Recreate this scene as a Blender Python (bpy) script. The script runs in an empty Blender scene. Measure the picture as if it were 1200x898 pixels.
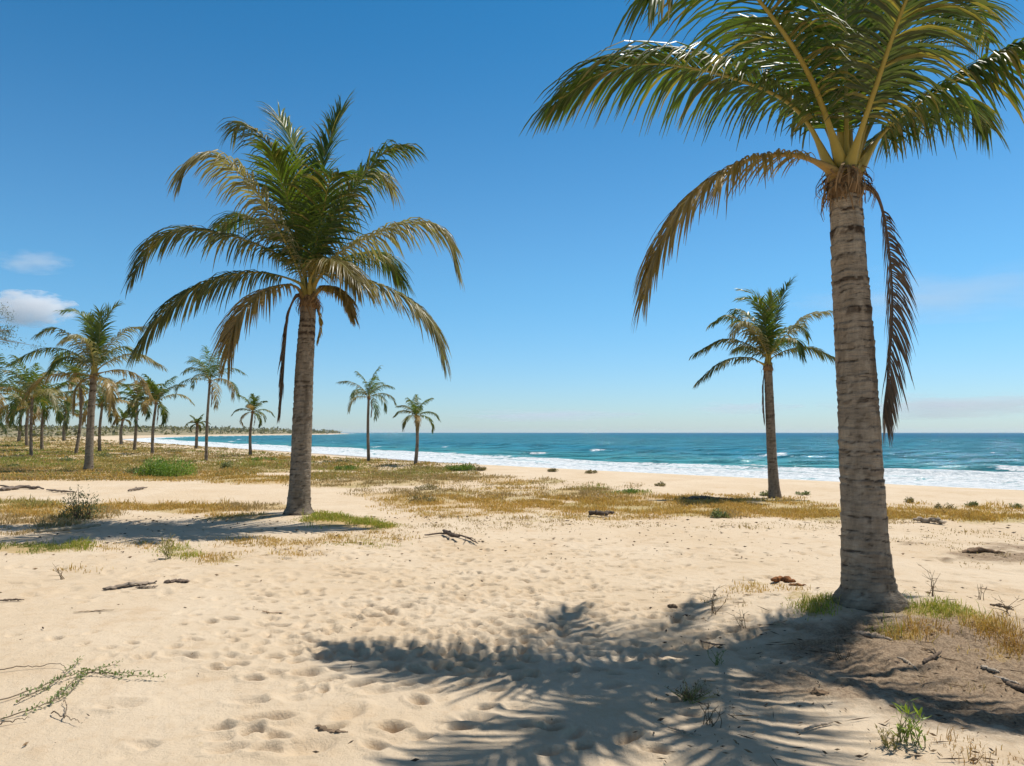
import bpy, math
import numpy as np
from mathutils import Vector
R = math.radians
rng = np.random.default_rng(11)
scene = bpy.context.scene
COL = scene.collection

# ------------------------------------------------------------------ numbers of the place
F, CX, CY, EYE = 850.0, 600.0, 449.0, 1.6
PITCH = math.atan(58.0 / F)
SUN_EL, SUN_AZ = R(65.0), R(54.5)          # azimuth clockwise from +Y (out to sea)
SEA_Z = -1.0

def ss(a, b, x):
    t = np.clip((x - a) / (b - a), 0, 1)
    return t * t * (3 - 2 * t)

def perlin(x, y, seed=0):
    x = np.asarray(x, float); y = np.asarray(y, float)
    xi = np.floor(x).astype(np.int64); yi = np.floor(y).astype(np.int64)
    xf = x - xi; yf = y - yi
    u = xf * xf * xf * (xf * (xf * 6 - 15) + 10); v = yf * yf * yf * (yf * (yf * 6 - 15) + 10)
    def g(ix, iy, dx, dy):
        h = (ix * 374761393 + iy * 668265263 + seed * 974634421) & 0xffffffff
        h = ((h ^ (h >> 13)) * 1274126177) & 0xffffffff
        h = (h ^ (h >> 16)) & 0xffff
        a = h * (2 * math.pi / 65536.0)
        return np.cos(a) * dx + np.sin(a) * dy
    n00 = g(xi, yi, xf, yf); n10 = g(xi + 1, yi, xf - 1, yf)
    n01 = g(xi, yi + 1, xf, yf - 1); n11 = g(xi + 1, yi + 1, xf - 1, yf - 1)
    a = n00 + u * (n10 - n00); b = n01 + u * (n11 - n01)
    return (a + v * (b - a)) * 1.45

def fbm(x, y, octs=4, seed=0, gain=0.5):
    s = 0; amp = 1; tot = 0
    for o in range(octs):
        s = s + amp * perlin(x * 2 ** o + 17.3 * o, y * 2 ** o - 9.1 * o, seed + o)
        tot += amp; amp *= gain
    return s / tot

SHORE = np.array([(170, -108), (60, -3), (35, 21), (23, 32.5), (10.6, 45), (-2.7, 58.5), (-20, 85), (-52, 130), (-82, 172),
                  (-104, 205), (-150, 280), (-182, 370), (-214, 480), (-222, 620), (-232, 900), (-330, 1500), (-700, 2300), (-3000, 3000)], float)

def shore_s(x, y):
    """distance to the water's edge, positive on land"""
    x = np.asarray(x, float); y = np.asarray(y, float)
    best = np.full(x.shape, 1e18); sg = np.ones(x.shape); bp = np.zeros(x.shape)
    for (ax, ay), (bx, by) in zip(SHORE[:-1], SHORE[1:]):
        dx, dy = bx - ax, by - ay
        t = np.clip(((x - ax) * dx + (y - ay) * dy) / (dx * dx + dy * dy), 0, 1)
        qx = x - ax - t * dx; qy = y - ay - t * dy
        d2 = qx * qx + qy * qy
        cr = (dx * (y - ay) - dy * (x - ax)) / math.hypot(dx, dy)          # left of the walk is land
        tie = np.abs(d2 - best) < 1e-7 * (d2 + 1)
        m = np.where(tie, np.abs(cr) > bp, d2 < best)
        best = np.where(m, d2, best); sg = np.where(m, np.where(cr > 0, 1.0, -1.0), sg); bp = np.where(m, np.abs(cr), bp)
    return np.sqrt(best) * sg

def ground_h(x, y):
    x = np.asarray(x, float); y = np.asarray(y, float)
    s = shore_s(x, y); r = np.hypot(x, y)
    z = np.where(s > 0, SEA_Z + 1.0 * ss(-1, 17, s) - .005, np.maximum(SEA_Z - .01 + .07 * s, -3.5))
    land = ss(8, 20, s)
    near = 1 - ss(60, 200, r)
    z = z + land * (.10 * fbm(x / 7, y / 7, 3, 3) * (.35 + .65 * ss(5, 14, r)) + .022 * fbm(x / 1.3, y / 1.3, 3, 9) * near)
    z = z + .16 * np.exp(-(((x - 3.2) / 1.5) ** 2 + ((y - 6.3) / 1.0) ** 2))
    z = z + .10 * np.exp(-(((x + 4.0) / 1.2) ** 2 + ((y - 13.6) / 1.0) ** 2))
    z = z + land * ss(24, 40, r) * .12 * fbm(x / 9, y / 9, 3, 23)
    hill = ss(190, 800, r) * ss(15, 160, s)
    z = z + hill * (6 + 5 * fbm(x / 130, y / 130, 4, 31)) * (.35 + .65 * ss(0, 700, -x))
    return z

def ray(px, py):
    cx = (np.asarray(px, float) - CX) / F; cz = (CY - np.asarray(py, float)) / F
    return cx, math.cos(PITCH) - cz * math.sin(PITCH), math.sin(PITCH) + cz * math.cos(PITCH)

def P(px, py, Y):
    dx, dy, dz = ray(px, py); t = Y / dy
    return np.array([dx * t, Y, EYE + dz * t])

def G(px, py):
    dx, dy, dz = ray(px, py)
    h = np.zeros(np.shape(dx))
    for _ in range(5):
        t = np.clip((h - EYE) / np.minimum(dz, -.004), 0, 400)
        h = .5 * h + .5 * ground_h(dx * t, dy * t)
    return dx * t, dy * t, ground_h(dx * t, dy * t)

# ------------------------------------------------------------------ mesh helpers
class MB:
    def __init__(s): s.v = []; s.f = []; s.c = []; s.n = 0; s.sm = True
    def add(s, v, f, c):
        v = np.asarray(v, float).reshape(-1, 3)
        c = np.asarray(c, float)
        if c.ndim == 1: c = np.tile(c, (len(v), 1))
        f = np.asarray(f, np.int64)
        if f.shape[1] == 3: f = np.concatenate([f, f[:, 2:3]], 1)
        s.v.append(v); s.c.append(c.reshape(-1, 3)); s.f.append(f + s.n); s.n += len(v)
        return s
    def tube(s, path, rad, seg, c, cap=True, squash=None):
        path = np.asarray(path, float); n = len(path)
        rad = np.broadcast_to(np.asarray(rad, float), (n,))
        T = np.gradient(path, axis=0); T /= np.linalg.norm(T, axis=1, keepdims=True) + 1e-12
        ref = np.array([0, 0, 1.0]) if abs(T[:, 2].mean()) < .8 else np.array([1.0, 0, 0])
        A = np.cross(T, ref); A /= np.linalg.norm(A, axis=1, keepdims=True) + 1e-9
        B = np.cross(A, T)
        a = np.linspace(0, 2 * math.pi, seg, endpoint=False)
        sq = 1 if squash is None else squash
        v = path[:, None] + rad[:, None, None] * (np.cos(a)[None, :, None] * A[:, None] + sq * np.sin(a)[None, :, None] * B[:, None])
        i = np.arange(n - 1)[:, None] * seg; j = np.arange(seg)[None]; k = (j + 1) % seg
        f = np.stack([i + j, i + k, i + seg + k, i + seg + j], -1).reshape(-1, 4)
        c = np.asarray(c, float)
        if c.ndim == 2 and len(c) == n: c = np.repeat(c, seg, 0)
        s.add(v, f, c)
        if cap:
            cc = c if c.ndim == 1 else c[-1]
            s.add(np.concatenate([v[-1], path[-1:]]), np.array([(q, (q + 1) % seg, seg) for q in range(seg)]), cc)
            cc = c if c.ndim == 1 else c[0]
            s.add(np.concatenate([v[0], path[:1]]), np.array([((q + 1) % seg, q, seg) for q in range(seg)]), cc)
        return s
    def build(s, name, mat, parent=None, smooth=True, origin=None):
        v = np.concatenate(s.v); c = np.concatenate(s.c); f = np.concatenate(s.f)
        if origin is None and parent is not None: origin = parent['_o']
        if origin is not None: v = v - np.asarray(origin)
        o = np_mesh(name, v, f, mat, {'col': c}, smooth)
        if parent is not None:
            o.parent = parent
            o['_o'] = parent['_o']
        elif origin is not None:
            o.location = origin; o['_o'] = list(map(float, origin))
        return o

def np_mesh(name, v, f, mat, attrs=None, smooth=True):
    me = bpy.data.meshes.new(name)
    tri = f[:, 2] == f[:, 3]
    q = f[~tri]; t = f[tri][:, :3]
    me.vertices.add(len(v)); me.vertices.foreach_set('co', v.astype(np.float32).ravel())
    loops = np.concatenate([q.ravel(), t.ravel()]).astype(np.int32)
    me.loops.add(len(loops)); me.loops.foreach_set('vertex_index', loops)
    tot = np.concatenate([np.full(len(q), 4), np.full(len(t), 3)]).astype(np.int32)
    st = np.concatenate([[0], np.cumsum(tot)[:-1]]).astype(np.int32)
    me.polygons.add(len(tot)); me.polygons.foreach_set('loop_start', st)
    me.polygons.foreach_set('use_smooth', np.full(len(tot), smooth))
    me.update(calc_edges=True); me.validate()
    for k, a in (attrs or {}).items():
        a = np.asarray(a, np.float32)
        if a.ndim == 2:
            at = me.attributes.new(k, 'FLOAT_COLOR', 'POINT')
            at.data.foreach_set('color', np.concatenate([a, np.ones((len(a), 1), np.float32)], 1).ravel())
        else:
            at = me.attributes.new(k, 'FLOAT', 'POINT'); at.data.foreach_set('value', a)
    me.materials.append(mat)
    o = bpy.data.objects.new(name, me); COL.objects.link(o)
    return o

def tag(o, label=None, cat=None, group=None, kind=None):
    for k, v in (('label', label), ('category', cat), ('group', group), ('kind', kind)):
        if v: o[k] = v
    return o

def empty(name, loc, label, cat, group=None):
    o = bpy.data.objects.new(name, None); COL.objects.link(o)
    o.location = loc; o['_o'] = list(map(float, loc)); o.empty_display_size = .2
    return tag(o, label, cat, group)

# ------------------------------------------------------------------ material helpers
def new_mat(name):
    m = bpy.data.materials.new(name); m.use_nodes = True
    nt = m.node_tree; nt.nodes.clear()
    out = nt.nodes.new('ShaderNodeOutputMaterial')
    return m, nt, out
class NT:
    def __init__(s, nt): s.nt = nt
    def n(s, typ, ins=None, **kw):
        nd = s.nt.nodes.new('ShaderNode' + typ)
        for k, v in kw.items(): setattr(nd, k, v)
        for k, v in (ins or {}).items():
            if isinstance(v, bpy.types.NodeSocket): s.nt.links.new(v, nd.inputs[k])
            else: nd.inputs[k].default_value = v
        return nd
    def math(s, op, a, b=0.0, c=None, clamp=False):
        i = {0: a, 1: b}
        if c is not None: i[2] = c
        return s.n('Math', i, operation=op, use_clamp=clamp).outputs[0]
    def mix(s, f, a, b, bt='MIX'):
        return s.n('Mix', {0: f, 6: a, 7: b}, data_type='RGBA', blend_type=bt).outputs[2]
    def noise(s, vec, scale, detail=3, rough=.55, out='Fac'):
        return s.n('TexNoise', {'Vector': vec, 'Scale': scale, 'Detail': detail, 'Roughness': rough}).outputs[out]
    def step(s, x, a, b):
        return s.n('MapRange', {0: x, 1: a, 2: b, 3: 0.0, 4: 1.0}, interpolation_type='SMOOTHSTEP').outputs[0]
    def attr(s, name, out='Fac'):
        return s.n('Attribute', attribute_name=name).outputs[out]
def c4(c): return (c[0], c[1], c[2], 1)

def leaf_mat(name, trans=.4, rough=.35, spec=.5, tint=(1.2, 1.25, .55), nscale=9):
    m, nt, out = new_mat(name); N = NT(nt)
    col = N.attr('col', 'Color')
    pos = N.n('TexCoord').outputs['Object']
    v = N.noise(pos, nscale, 3)
    col = N.mix(1.0, col, N.n('CombineColor', {0: N.math('MULTIPLY_ADD', v, .7, .65), 1: N.math('MULTIPLY_ADD', v, .6, .7), 2: N.math('MULTIPLY_ADD', v, .7, .65)}).outputs[0], 'MULTIPLY')
    pr = N.n('BsdfPrincipled', {'Base Color': col, 'Roughness': rough, 'Specular IOR Level': spec})
    tr = N.n('BsdfTranslucent', {'Color': N.mix(1.0, col, c4(tint), 'MULTIPLY')})
    mx = N.n('MixShader', {0: trans, 1: pr.outputs[0], 2: tr.outputs[0]})
    nt.links.new(mx.outputs[0], out.inputs[0])
    return m

def wood_mat(name, bump=.5, nscale=30, stretch=(1, 1, 1), rough=.85, vary=.6):
    m, nt, out = new_mat(name); N = NT(nt)
    col = N.attr('col', 'Color')
    pos = N.n('Mapping', {'Vector': N.n('TexCoord').outputs['Object'], 'Scale': stretch}).outputs[0]
    a = N.noise(pos, nscale, 6, .65); b = N.noise(pos, nscale * .2, 3)
    k = N.math('ADD', N.math('MULTIPLY', a, vary), N.math('MULTIPLY_ADD', b, vary, 1 - vary))
    col = N.mix(1.0, col, N.n('CombineColor', {0: k, 1: k, 2: k}).outputs[0], 'MULTIPLY')
    bp = N.n('Bump', {'Strength': bump, 'Distance': .02, 'Height': a})
    pr = N.n('BsdfPrincipled', {'Base Color': col, 'Roughness': rough, 'Specular IOR Level': .2, 'Normal': bp.outputs[0]})
    nt.links.new(pr.outputs[0], out.inputs[0])
    return m

M_FROND = leaf_mat('palm_leaf', .42, .40, .42)
M_DEAD = leaf_mat('dead_palm_leaf', .18, .7, .2, (1.1, .9, .6))
M_RIB = wood_mat('palm_midrib', .15, 14, (1, 1, 1), .45, .3)
def bark_mat():
    m, nt, out = new_mat('palm_bark'); N = NT(nt)
    col = N.attr('col', 'Color'); o = N.n('TexCoord').outputs['Object']
    fine = N.noise(N.n('Mapping', {'Vector': o, 'Scale': (7, 7, 42)}).outputs[0], 1.0, 6, .7)
    fib = N.noise(N.n('Mapping', {'Vector': o, 'Scale': (55, 55, 16)}).outputs[0], 1.0, 4, .65)
    blot = N.noise(o, 4.5, 4, .6)
    k = N.math('ADD', N.math('MULTIPLY', fine, 1.0), N.math('MULTIPLY_ADD', fib, .7, N.math('MULTIPLY_ADD', blot, .5, -.1)))
    col = N.mix(1.0, col, N.n('CombineColor', {0: k, 1: k, 2: k}).outputs[0], 'MULTIPLY')
    crack = N.step(fine, .30, .42)
    col = N.mix(crack, N.mix(1.0, col, c4((.42, .38, .36)), 'MULTIPLY'), col)
    bp = N.n('Bump', {'Strength': 1.0, 'Distance': .03, 'Height': N.math('ADD', fine, N.math('MULTIPLY', fib, .45))})
    pr = N.n('BsdfPrincipled', {'Base Color': col, 'Roughness': .92, 'Specular IOR Level': .15, 'Normal': bp.outputs[0]})
    nt.links.new(pr.outputs[0], out.inputs[0])
    return m
M_TRUNK = bark_mat()
M_FIBRE = wood_mat('palm_fibre', .6, 25, (1, 1, .5), .95, .7)
M_GRASS = leaf_mat('grass_blade', .35, .6, .2, (1.15, 1.1, .6), 3)
M_SHRUB = leaf_mat('shrub_leaf', .3, .45, .35, (1.2, 1.2, .5), 5)
M_WOOD = wood_mat('weathered_wood', .6, 22, (1, 3, 3), .9, .6)
M_DEBRIS = wood_mat('debris', .3, 40, (1, 1, 1), .9, .5)

# ------------------------------------------------------------------ where things grow: (px, py, rx, ry, kind, blades, height m)
PATCH = [
 # yellow grass band behind the open sand, right half
 (600, 592, 150, 9, 'straw', 3600, .16), (740, 594, 130, 10, 'straw', 4600, .17), (860, 598, 90, 8, 'straw', 3600, .16),
 (960, 600, 70, 7, 'straw', 2600, .15), (1080, 602, 75, 6, 'straw', 2600, .14), (1170, 606, 50, 6, 'straw', 1800, .15),
 (640, 583, 120, 5, 'brown', 1600, .2), (500, 586, 60, 6, 'straw', 1300, .18), (490, 578, 80, 5, 'brown', 1300, .2),
 (680, 576, 45, 4, 'brown', 700, .18), (735, 578, 30, 3, 'green', 300, .15), (690, 573, 26, 3, 'green', 240, .15),
 (820, 584, 60, 4, 'straw', 900, .15), (850, 605, 26, 4, 'brown', 280, .18), (590, 609, 90, 4, 'brown', 500, .08),
 (700, 606, 90, 4, 'straw', 900, .1), (1000, 611, 90, 3, 'brown', 420, .08),
 (760, 585, 150, 6, 'straw', 2300, .15), (620, 586, 120, 6, 'straw', 1800, .15), (900, 588, 60, 5, 'straw', 1100, .15), (1110, 600, 100, 9, 'straw', 2600, .14), (1000, 606, 90, 5, 'straw', 1600, .13), (640, 570, 120, 5, 'brown', 700, .14), (590, 575, 80, 5, 'straw', 900, .14),
 (480, 622, 90, 8, 'brown', 420, .07), (640, 616, 160, 6, 'brown', 600, .07), (1130, 632, 90, 10, 'brown', 420, .06), (900, 617, 120, 4, 'brown', 400, .07), (1170, 660, 50, 10, 'brown', 160, .05),
 (560, 600, 110, 7, 'straw', 1500, .12),
 # left-centre field
 (470, 562, 85, 6, 'brown', 1800, .22), (440, 556, 90, 5, 'olive', 1600, .22), (540, 560, 60, 4, 'brown', 800, .2),
 (600, 566, 40, 3, 'straw', 420, .18), (640, 564, 24, 3, 'brown', 240, .16), (405, 548, 40, 4, 'green', 700, .22),
 (500, 551, 40, 3, 'olive', 600, .2), (400, 566, 60, 5, 'brown', 1100, .2), (300, 562, 70, 5, 'straw', 1400, .2),
 # left field
 (60, 556, 110, 6, 'straw', 2400, .2), (200, 558, 90, 6, 'straw', 2200, .2), (90, 546, 110, 6, 'olive', 2400, .24),
 (280, 549, 90, 5, 'olive', 2000, .24), (300, 543, 60, 4, 'green', 1100, .26), (30, 541, 70, 6, 'green', 1500, .26),
 (150, 540, 90, 4, 'olive', 1600, .28), (230, 535, 70, 3, 'brown', 1000, .3), (60, 530, 80, 4, 'green', 1400, .3),
 (150, 528, 80, 3, 'olive', 1200, .32), (20, 521, 50, 3, 'green', 800, .34), (100, 521, 90, 2, 'brown', 900, .36),
 (340, 538, 50, 3, 'straw', 700, .26), (360, 548, 40, 4, 'brown', 600, .24), (420, 541, 30, 2, 'olive', 300, .3),
 (190, 553, 45, 4, 'brown', 600, .25), (10, 549, 40, 5, 'brown', 700, .2),
 # strip in front of the pale sand, left
 (60, 600, 70, 8, 'straw', 2000, .2), (30, 592, 50, 5, 'olive', 900, .2), (150, 594, 60, 5, 'straw', 1200, .18),
 (230, 596, 60, 6, 'straw', 1500, .17), (300, 594, 50, 5, 'brown', 900, .17), (40, 612, 60, 7, 'brown', 1000, .22),
 (110, 603, 30, 7, 'brown', 500, .25), (280, 606, 40, 4, 'straw', 600, .12),
 # round the middle palm and in front of it
 (400, 612, 45, 6, 'lime', 2000, .13), (440, 617, 26, 4, 'lime', 700, .12), (385, 605, 22, 4, 'lime', 600, .13),
 (330, 635, 70, 7, 'straw', 700, .1), (430, 630, 50, 6, 'straw', 650, .1), (420, 640, 40, 4, 'lime', 260, .09),
 (30, 643, 55, 5, 'green', 1300, .1), (92, 640, 14, 7, 'lime', 300, .14), (214, 647, 26, 8, 'lime', 420, .12),
 (260, 655, 30, 6, 'straw', 260, .1), (330, 648, 40, 5, 'straw', 260, .08), (95, 671, 22, 6, 'straw', 160, .1),
 (60, 625, 60, 4, 'brown', 300, .12), (160, 640, 50, 6, 'straw', 220, .08),
 # round the big palm
 (955, 709, 26, 11, 'lime', 900, .09), (935, 700, 18, 6, 'straw', 260, .09), (890, 690, 30, 8, 'straw', 260, .06), (860, 705, 35, 9, 'brown', 150, .06),
 (1100, 716, 40, 7, 'lime', 1100, .08), (1160, 736, 24, 14, 'straw', 650, .14), (1185, 750, 26, 16, 'orange', 700, .13), (1140, 722, 24, 8, 'lime', 420, .09),
 (1060, 745, 20, 9, 'straw', 340, .1), (1085, 738, 22, 8, 'orange', 260, .08), (1040, 742, 14, 6, 'lime', 130, .07), (1170, 768, 40, 8, 'straw', 220, .07),
 (1150, 648, 40, 4, 'brown', 120, .05), (1100, 870, 60, 14, 'orange', 110, .05), (1170, 890, 40, 10, 'orange', 110, .06),
 (1130, 805, 50, 12, 'brown', 70, .04),
]
GC = {'straw': ((.56, .37, .11), (.60, .43, .16), (.47, .29, .08)), 'brown': ((.40, .29, .15), (.47, .35, .20), (.33, .24, .11)),
      'olive': ((.30, .28, .09), (.38, .33, .12), (.45, .34, .14)), 'green': ((.19, .26, .05), (.27, .31, .07), (.38, .34, .11)),
      'lime': ((.28, .34, .05), (.36, .38, .07), (.48, .40, .11)), 'orange': ((.42, .24, .07), (.46, .30, .10), (.36, .20, .06))}

# ------------------------------------------------------------------ ground sheet
def polar(th, rr):
    T, RR = np.meshgrid(th, rr)
    return RR * np.sin(T), RR * np.cos(T)
def grid_faces(nr, nt, wrap):
    i = np.arange(nr - 1)[:, None]; j = np.arange(nt if wrap else nt - 1)[None]; k = (j + 1) % nt
    return np.stack([i * nt + j, i * nt + k, (i + 1) * nt + k, (i + 1) * nt + j], -1).reshape(-1, 4)[:, ::-1]

D2 = np.arange(-41, 41.001, .115)
gth = np.radians(np.concatenate([D2, np.arange(44, 318, 3.0)]))
grr = np.concatenate([[.25, .7, 1.2, 1.8, 2.3], 2.7 * 1.0031 ** np.arange(0, 530), 2.7 * 1.0031 ** 530 * 1.0065 ** np.arange(1, 228), 61 * 1.016 ** np.arange(0, 248)])
gx, gy = polar(gth, grr)
gz = ground_h(gx, gy)
gr = np.hypot(gx, gy)
# fine relief of loose sand
fine = (1 - ss(18, 45, gr))
gs = shore_s(gx, gy)
gz += fine * ss(6, 16, gs) * (.0075 * fbm(gx / .33, gy / .33, 3, 51) + .0035 * fbm(gx / .07, gy / .07, 2, 61) * (1 - ss(6, 12, gr)))
# little eroded scarps in the dirt on the right
dirt = ss(.0, 1.0, 1.2 - np.hypot((gx - 3.0) / 2.1, (gy - 5.0) / 1.5) + .5 * fbm(gx / .8, gy / .8, 3, 71))
dirt = np.maximum(dirt, .8 * ss(.0, 1.0, 1.1 - np.hypot((gx - 7.2) / 2.2, (gy - 9.6) / 1.3) + .9 * fbm(gx / 1.1, gy / .6, 3, 72)))
lump = fbm(gx / .22, gy / .22, 4, 77)
gz += dirt * .045 * np.abs(lump) + dirt * .018 * fbm(gx / .09, gy / .07, 3, 79) + dirt * .02 * ss(.1, .2, fbm(gx / .6, gy / .35, 3, 78))

dents = []
def add_dent(x, y, a, b, rot, depth, rim=.35):
    r = math.hypot(x, y); th = math.atan2(x, y); L = 2.6 * max(a, b)
    i0, i1 = np.searchsorted(grr, [r - L, r + L]); j0, j1 = np.searchsorted(np.radians(D2), [th - L / r, th + L / r])
    if i1 <= i0 or j1 <= j0: return
    X = gx[i0:i1, j0:j1] - x; Y = gy[i0:i1, j0:j1] - y
    c, s_ = math.cos(rot), math.sin(rot)
    q = np.hypot((c * X + s_ * Y) / a, (-s_ * X + c * Y) / b)
    q = q * (1 + .18 * fbm(X / a * 1.3 + x * 7, Y / a * 1.3, 2, 5))
    gz[i0:i1, j0:j1] += -depth * (1 - ss(.25, 1.1, q)) + depth * rim * np.exp(-((q - 1.3) / .32) ** 2)
def blocked(px, py): return False
# trodden path of footprints down the middle of the sand
for k in range(520):
    py = 632 + 255 * rng.random() ** 1.35
    cxm = 590 - (py - 640) * .33
    px = cxm + rng.normal() * (150 + (py - 640) * .28)
    if px < 60 or px > 860 or (py > 790 and rng.random() < .6): continue
    x, y, z = px, py, 0
    s = rng.uniform(.6, 1.05)
    dents.append((x, y, .105 * s, .06 * s, rng.normal(.3, .6), rng.uniform(.02, .055) * (1 if px > 230 else .6), .22))
for px, py, s, dp in [(205, 768, 1, .022), (245, 770, 1.1, .018), (285, 760, 1.0, .025), (280, 772, 1, .018), (322, 770, .9, .022), (362, 790, 1, .025), (296, 787, .8, .02), (340, 812, 1, .02),
                      (292, 822, 1.1, .03), (137, 826, 1.4, .028), (408, 836, 1.2, .03), (360, 876, 1.5, .035), (445, 810, 1, .028), (430, 770, .9, .02), (500, 800, .9, .02), (510, 742, .9, .02), (480, 760, .9, .02), (555, 842, 1, .02)]:
    x, y, z = G(px, py); add_dent(float(x), float(y), .115 * s, .065 * s, rng.normal(.2, .4), dp)
# a slumped hollow with a sharp lip
x, y, z = G(315, 842); add_dent(float(x), float(y) - .03, .15, .06, .25, .045, .6)
for k in range(260):
    px = rng.uniform(0, 1200); py = rng.uniform(606, 700)
    dents.append((px, py, rng.uniform(.08, .25), rng.uniform(.05, .12), rng.uniform(0, 3), rng.uniform(.008, .022), .35))
for k in range(900):
    py = rng.uniform(640, 775); cxm = 600 - (py - 640) * .5
    dents.append((cxm + rng.normal() * 190, py, rng.uniform(.05, .09), rng.uniform(.035, .06), rng.normal(.3, .8), rng.uniform(.015, .035), .15))
da = np.array(dents); dx_, dy_, _ = G(da[:, 0], da[:, 1])
for k in range(len(da)): add_dent(float(dx_[k]), float(dy_[k]), *map(float, da[k, 2:]))

# ground cover mask from the same patches
veg = np.zeros_like(gx)
for px, py, rx, ry, kd, nb, hh in PATCH:
    x0, y0, _ = G(px, py); xa, ya, _ = G(px + rx, py); _, yb, _ = G(px, py + ry); _, yc, _ = G(px, max(py - ry, 509.5))
    a = abs(float(xa - x0)) * 1.15 + .02; b = abs(float(yc - yb)) * .55 + .02
    q = np.hypot((gx - x0 - (gy - y0) * float(x0 / y0)) / a, (gy - y0) / b)
    dens = min(1.0, nb / (rx * ry) / 5 + .08)
    veg = np.maximum(veg, dens * (1 - ss(.45, 1.25, q)))
far = ss(20, 40, gr) * ss(10, 24, gs)
veg = np.maximum(veg, far * np.clip(.78 + .45 * fbm(gx / 6, gy / 6, 4, 91), 0, 1) * (.55 + .45 * ss(40, 90, gr)))
hillm = ss(150, 420, gr) * ss(6, 30, gs)

def ground_mat():
    m, nt, out = new_mat('sand'); N = NT(nt)
    pos = N.n('NewGeometry').outputs['Position']
    n1 = N.noise(pos, .55, 4); n2 = N.noise(pos, 7, 5, .6); n3 = N.noise(pos, 55, 5, .7); n4 = N.noise(pos, 420, 2)
    sand = N.mix(N.step(n1, .3, .7), c4((.58, .45, .305)), c4((.63, .51, .37)))
    sand = N.mix(N.math('MULTIPLY', N.step(n2, .48, .75), .4), sand, c4((.49, .34, .20)))
    sand = N.mix(N.math('MULTIPLY', N.step(N.noise(pos, 1.3, 6, .7), .52, .70), .5), sand, c4((.50, .355, .215)))
    sand = N.mix(N.math('MULTIPLY', N.step(n3, .62, .78), .45), sand, c4((.33, .23, .14)))
    sand = N.mix(N.math('MULTIPLY', N.step(n4, .5, .8), .3), sand, c4((.40, .29, .18)))
    d = N.step(N.math('ADD', N.attr('dirt'), N.math('MULTIPLY_ADD', n2, .8, -.4)), .2, .9)
    sand = N.mix(d, sand, N.mix(N.step(n3, .35, .65), c4((.18, .122, .075)), c4((.35, .255, .165))))
    v = N.attr('veg')
    nv = N.noise(pos, 1.9, 5, .65); nw = N.noise(pos, 11, 4, .65)
    vf = N.step(N.math('ADD', v, N.math('ADD', N.math('MULTIPLY_ADD', nv, 1.5, -.78), N.math('MULTIPLY_ADD', nw, 1.5, -.75))), .30, .72)
    vc = N.mix(N.step(N.noise(pos, .35, 4), .38, .62), c4((.46, .315, .14)), c4((.37, .29, .12)))
    vc = N.mix(N.math('MULTIPLY', N.step(n3, .5, .75), .6), vc, c4((.22, .155, .08)))
    col = N.mix(N.math('MULTIPLY', vf, .85), sand, vc)
    hc = N.mix(N.step(N.noise(pos, .03, 5, .6), .4, .6), c4((.19, .17, .09)), c4((.30, .245, .15)))
    col = N.mix(N.attr('hill'), col, hc)
    w = N.attr('wet')
    col = N.mix(w, col, c4((.30, .22, .145)))
    h = N.math('ADD', N.math('MULTIPLY', n2, .03), N.math('ADD', N.math('MULTIPLY', n3, .013), N.math('MULTIPLY', n4, .0035)))
    bp = N.n('Bump', {'Strength': .8, 'Distance': 1.0, 'Height': h})
    pr = N.n('BsdfPrincipled', {'Base Color': col, 'Roughness': N.math('MULTIPLY_ADD', w, -.6, .95), 'Specular IOR Level': .25, 'Normal': bp.outputs[0]})
    nt.links.new(pr.outputs[0], out.inputs[0])
    return m
wet = (1 - ss(.3, 3.2, gs + .9 * fbm(gx / 7, gy / 7, 3, 15)))
gv = np.stack([gx, gy, gz], -1).reshape(-1, 3)
ground = np_mesh('sand_ground', gv, grid_faces(len(grr), len(gth), True), ground_mat(),
                 {'veg': veg.ravel(), 'dirt': dirt.ravel(), 'wet': wet.ravel(), 'hill': hillm.ravel()})
tag(ground, kind='structure')

# ------------------------------------------------------------------ sea
sth = np.radians(np.concatenate([np.arange(-44, 46, .13), np.arange(46, 126, .8)]))
srr = np.concatenate([26 * 1.0065 ** np.arange(0, 420), 26 * 1.0065 ** 420 * 1.03 ** np.arange(0, 105)])
sx, sy = polar(sth, srr)
sr = np.hypot(sx, sy)
sd = -shore_s(sx, sy)                                   # metres offshore
al = (sx * -.70 + sy * .71)                             # metres along the shore
bay = 1 - ss(330, 460, sr)
w1 = sd + 2.4 * fbm(al / 16, sd / 40, 3, 101) + .7 * fbm(sx / 2.5, sy / 2.5, 2, 103)
def crest(d0, wid, back=2.2):
    q = (w1 - d0) / wid
    return np.where(q < 0, np.exp(-q * q * 2.5), np.exp(-(q / back) ** 2))
k1 = np.clip(.45 + 1.1 * fbm(al / 22, 0 * al, 2, 107), 0, 1); k2 = np.clip(.1 + 1.6 * fbm(al / 17, 0 * al + 3, 2, 109), 0, 1); k3 = np.clip(-.05 + 1.8 * fbm(al / 14, 0 * al + 7, 2, 113), 0, 1)
hz = .34 * crest(10.5, 1.1) * (.35 + .65 * k1) + .36 * crest(21, 1.6) * (.3 + .7 * k2) + .42 * crest(36, 2.2) * (.4 + .6 * k3) + .28 * crest(56, 3) + .15 * crest(4.5, .8)
hz = hz * ss(-1, 3, sd)
damp = (1 - ss(60, 260, sr))
hz += ss(1, 14, sd) * (.09 * fbm(sx / 3.2, sy / 3.2, 3, 121) * damp + .16 * fbm(sx / 11, sy / 11, 2, 127))
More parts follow.
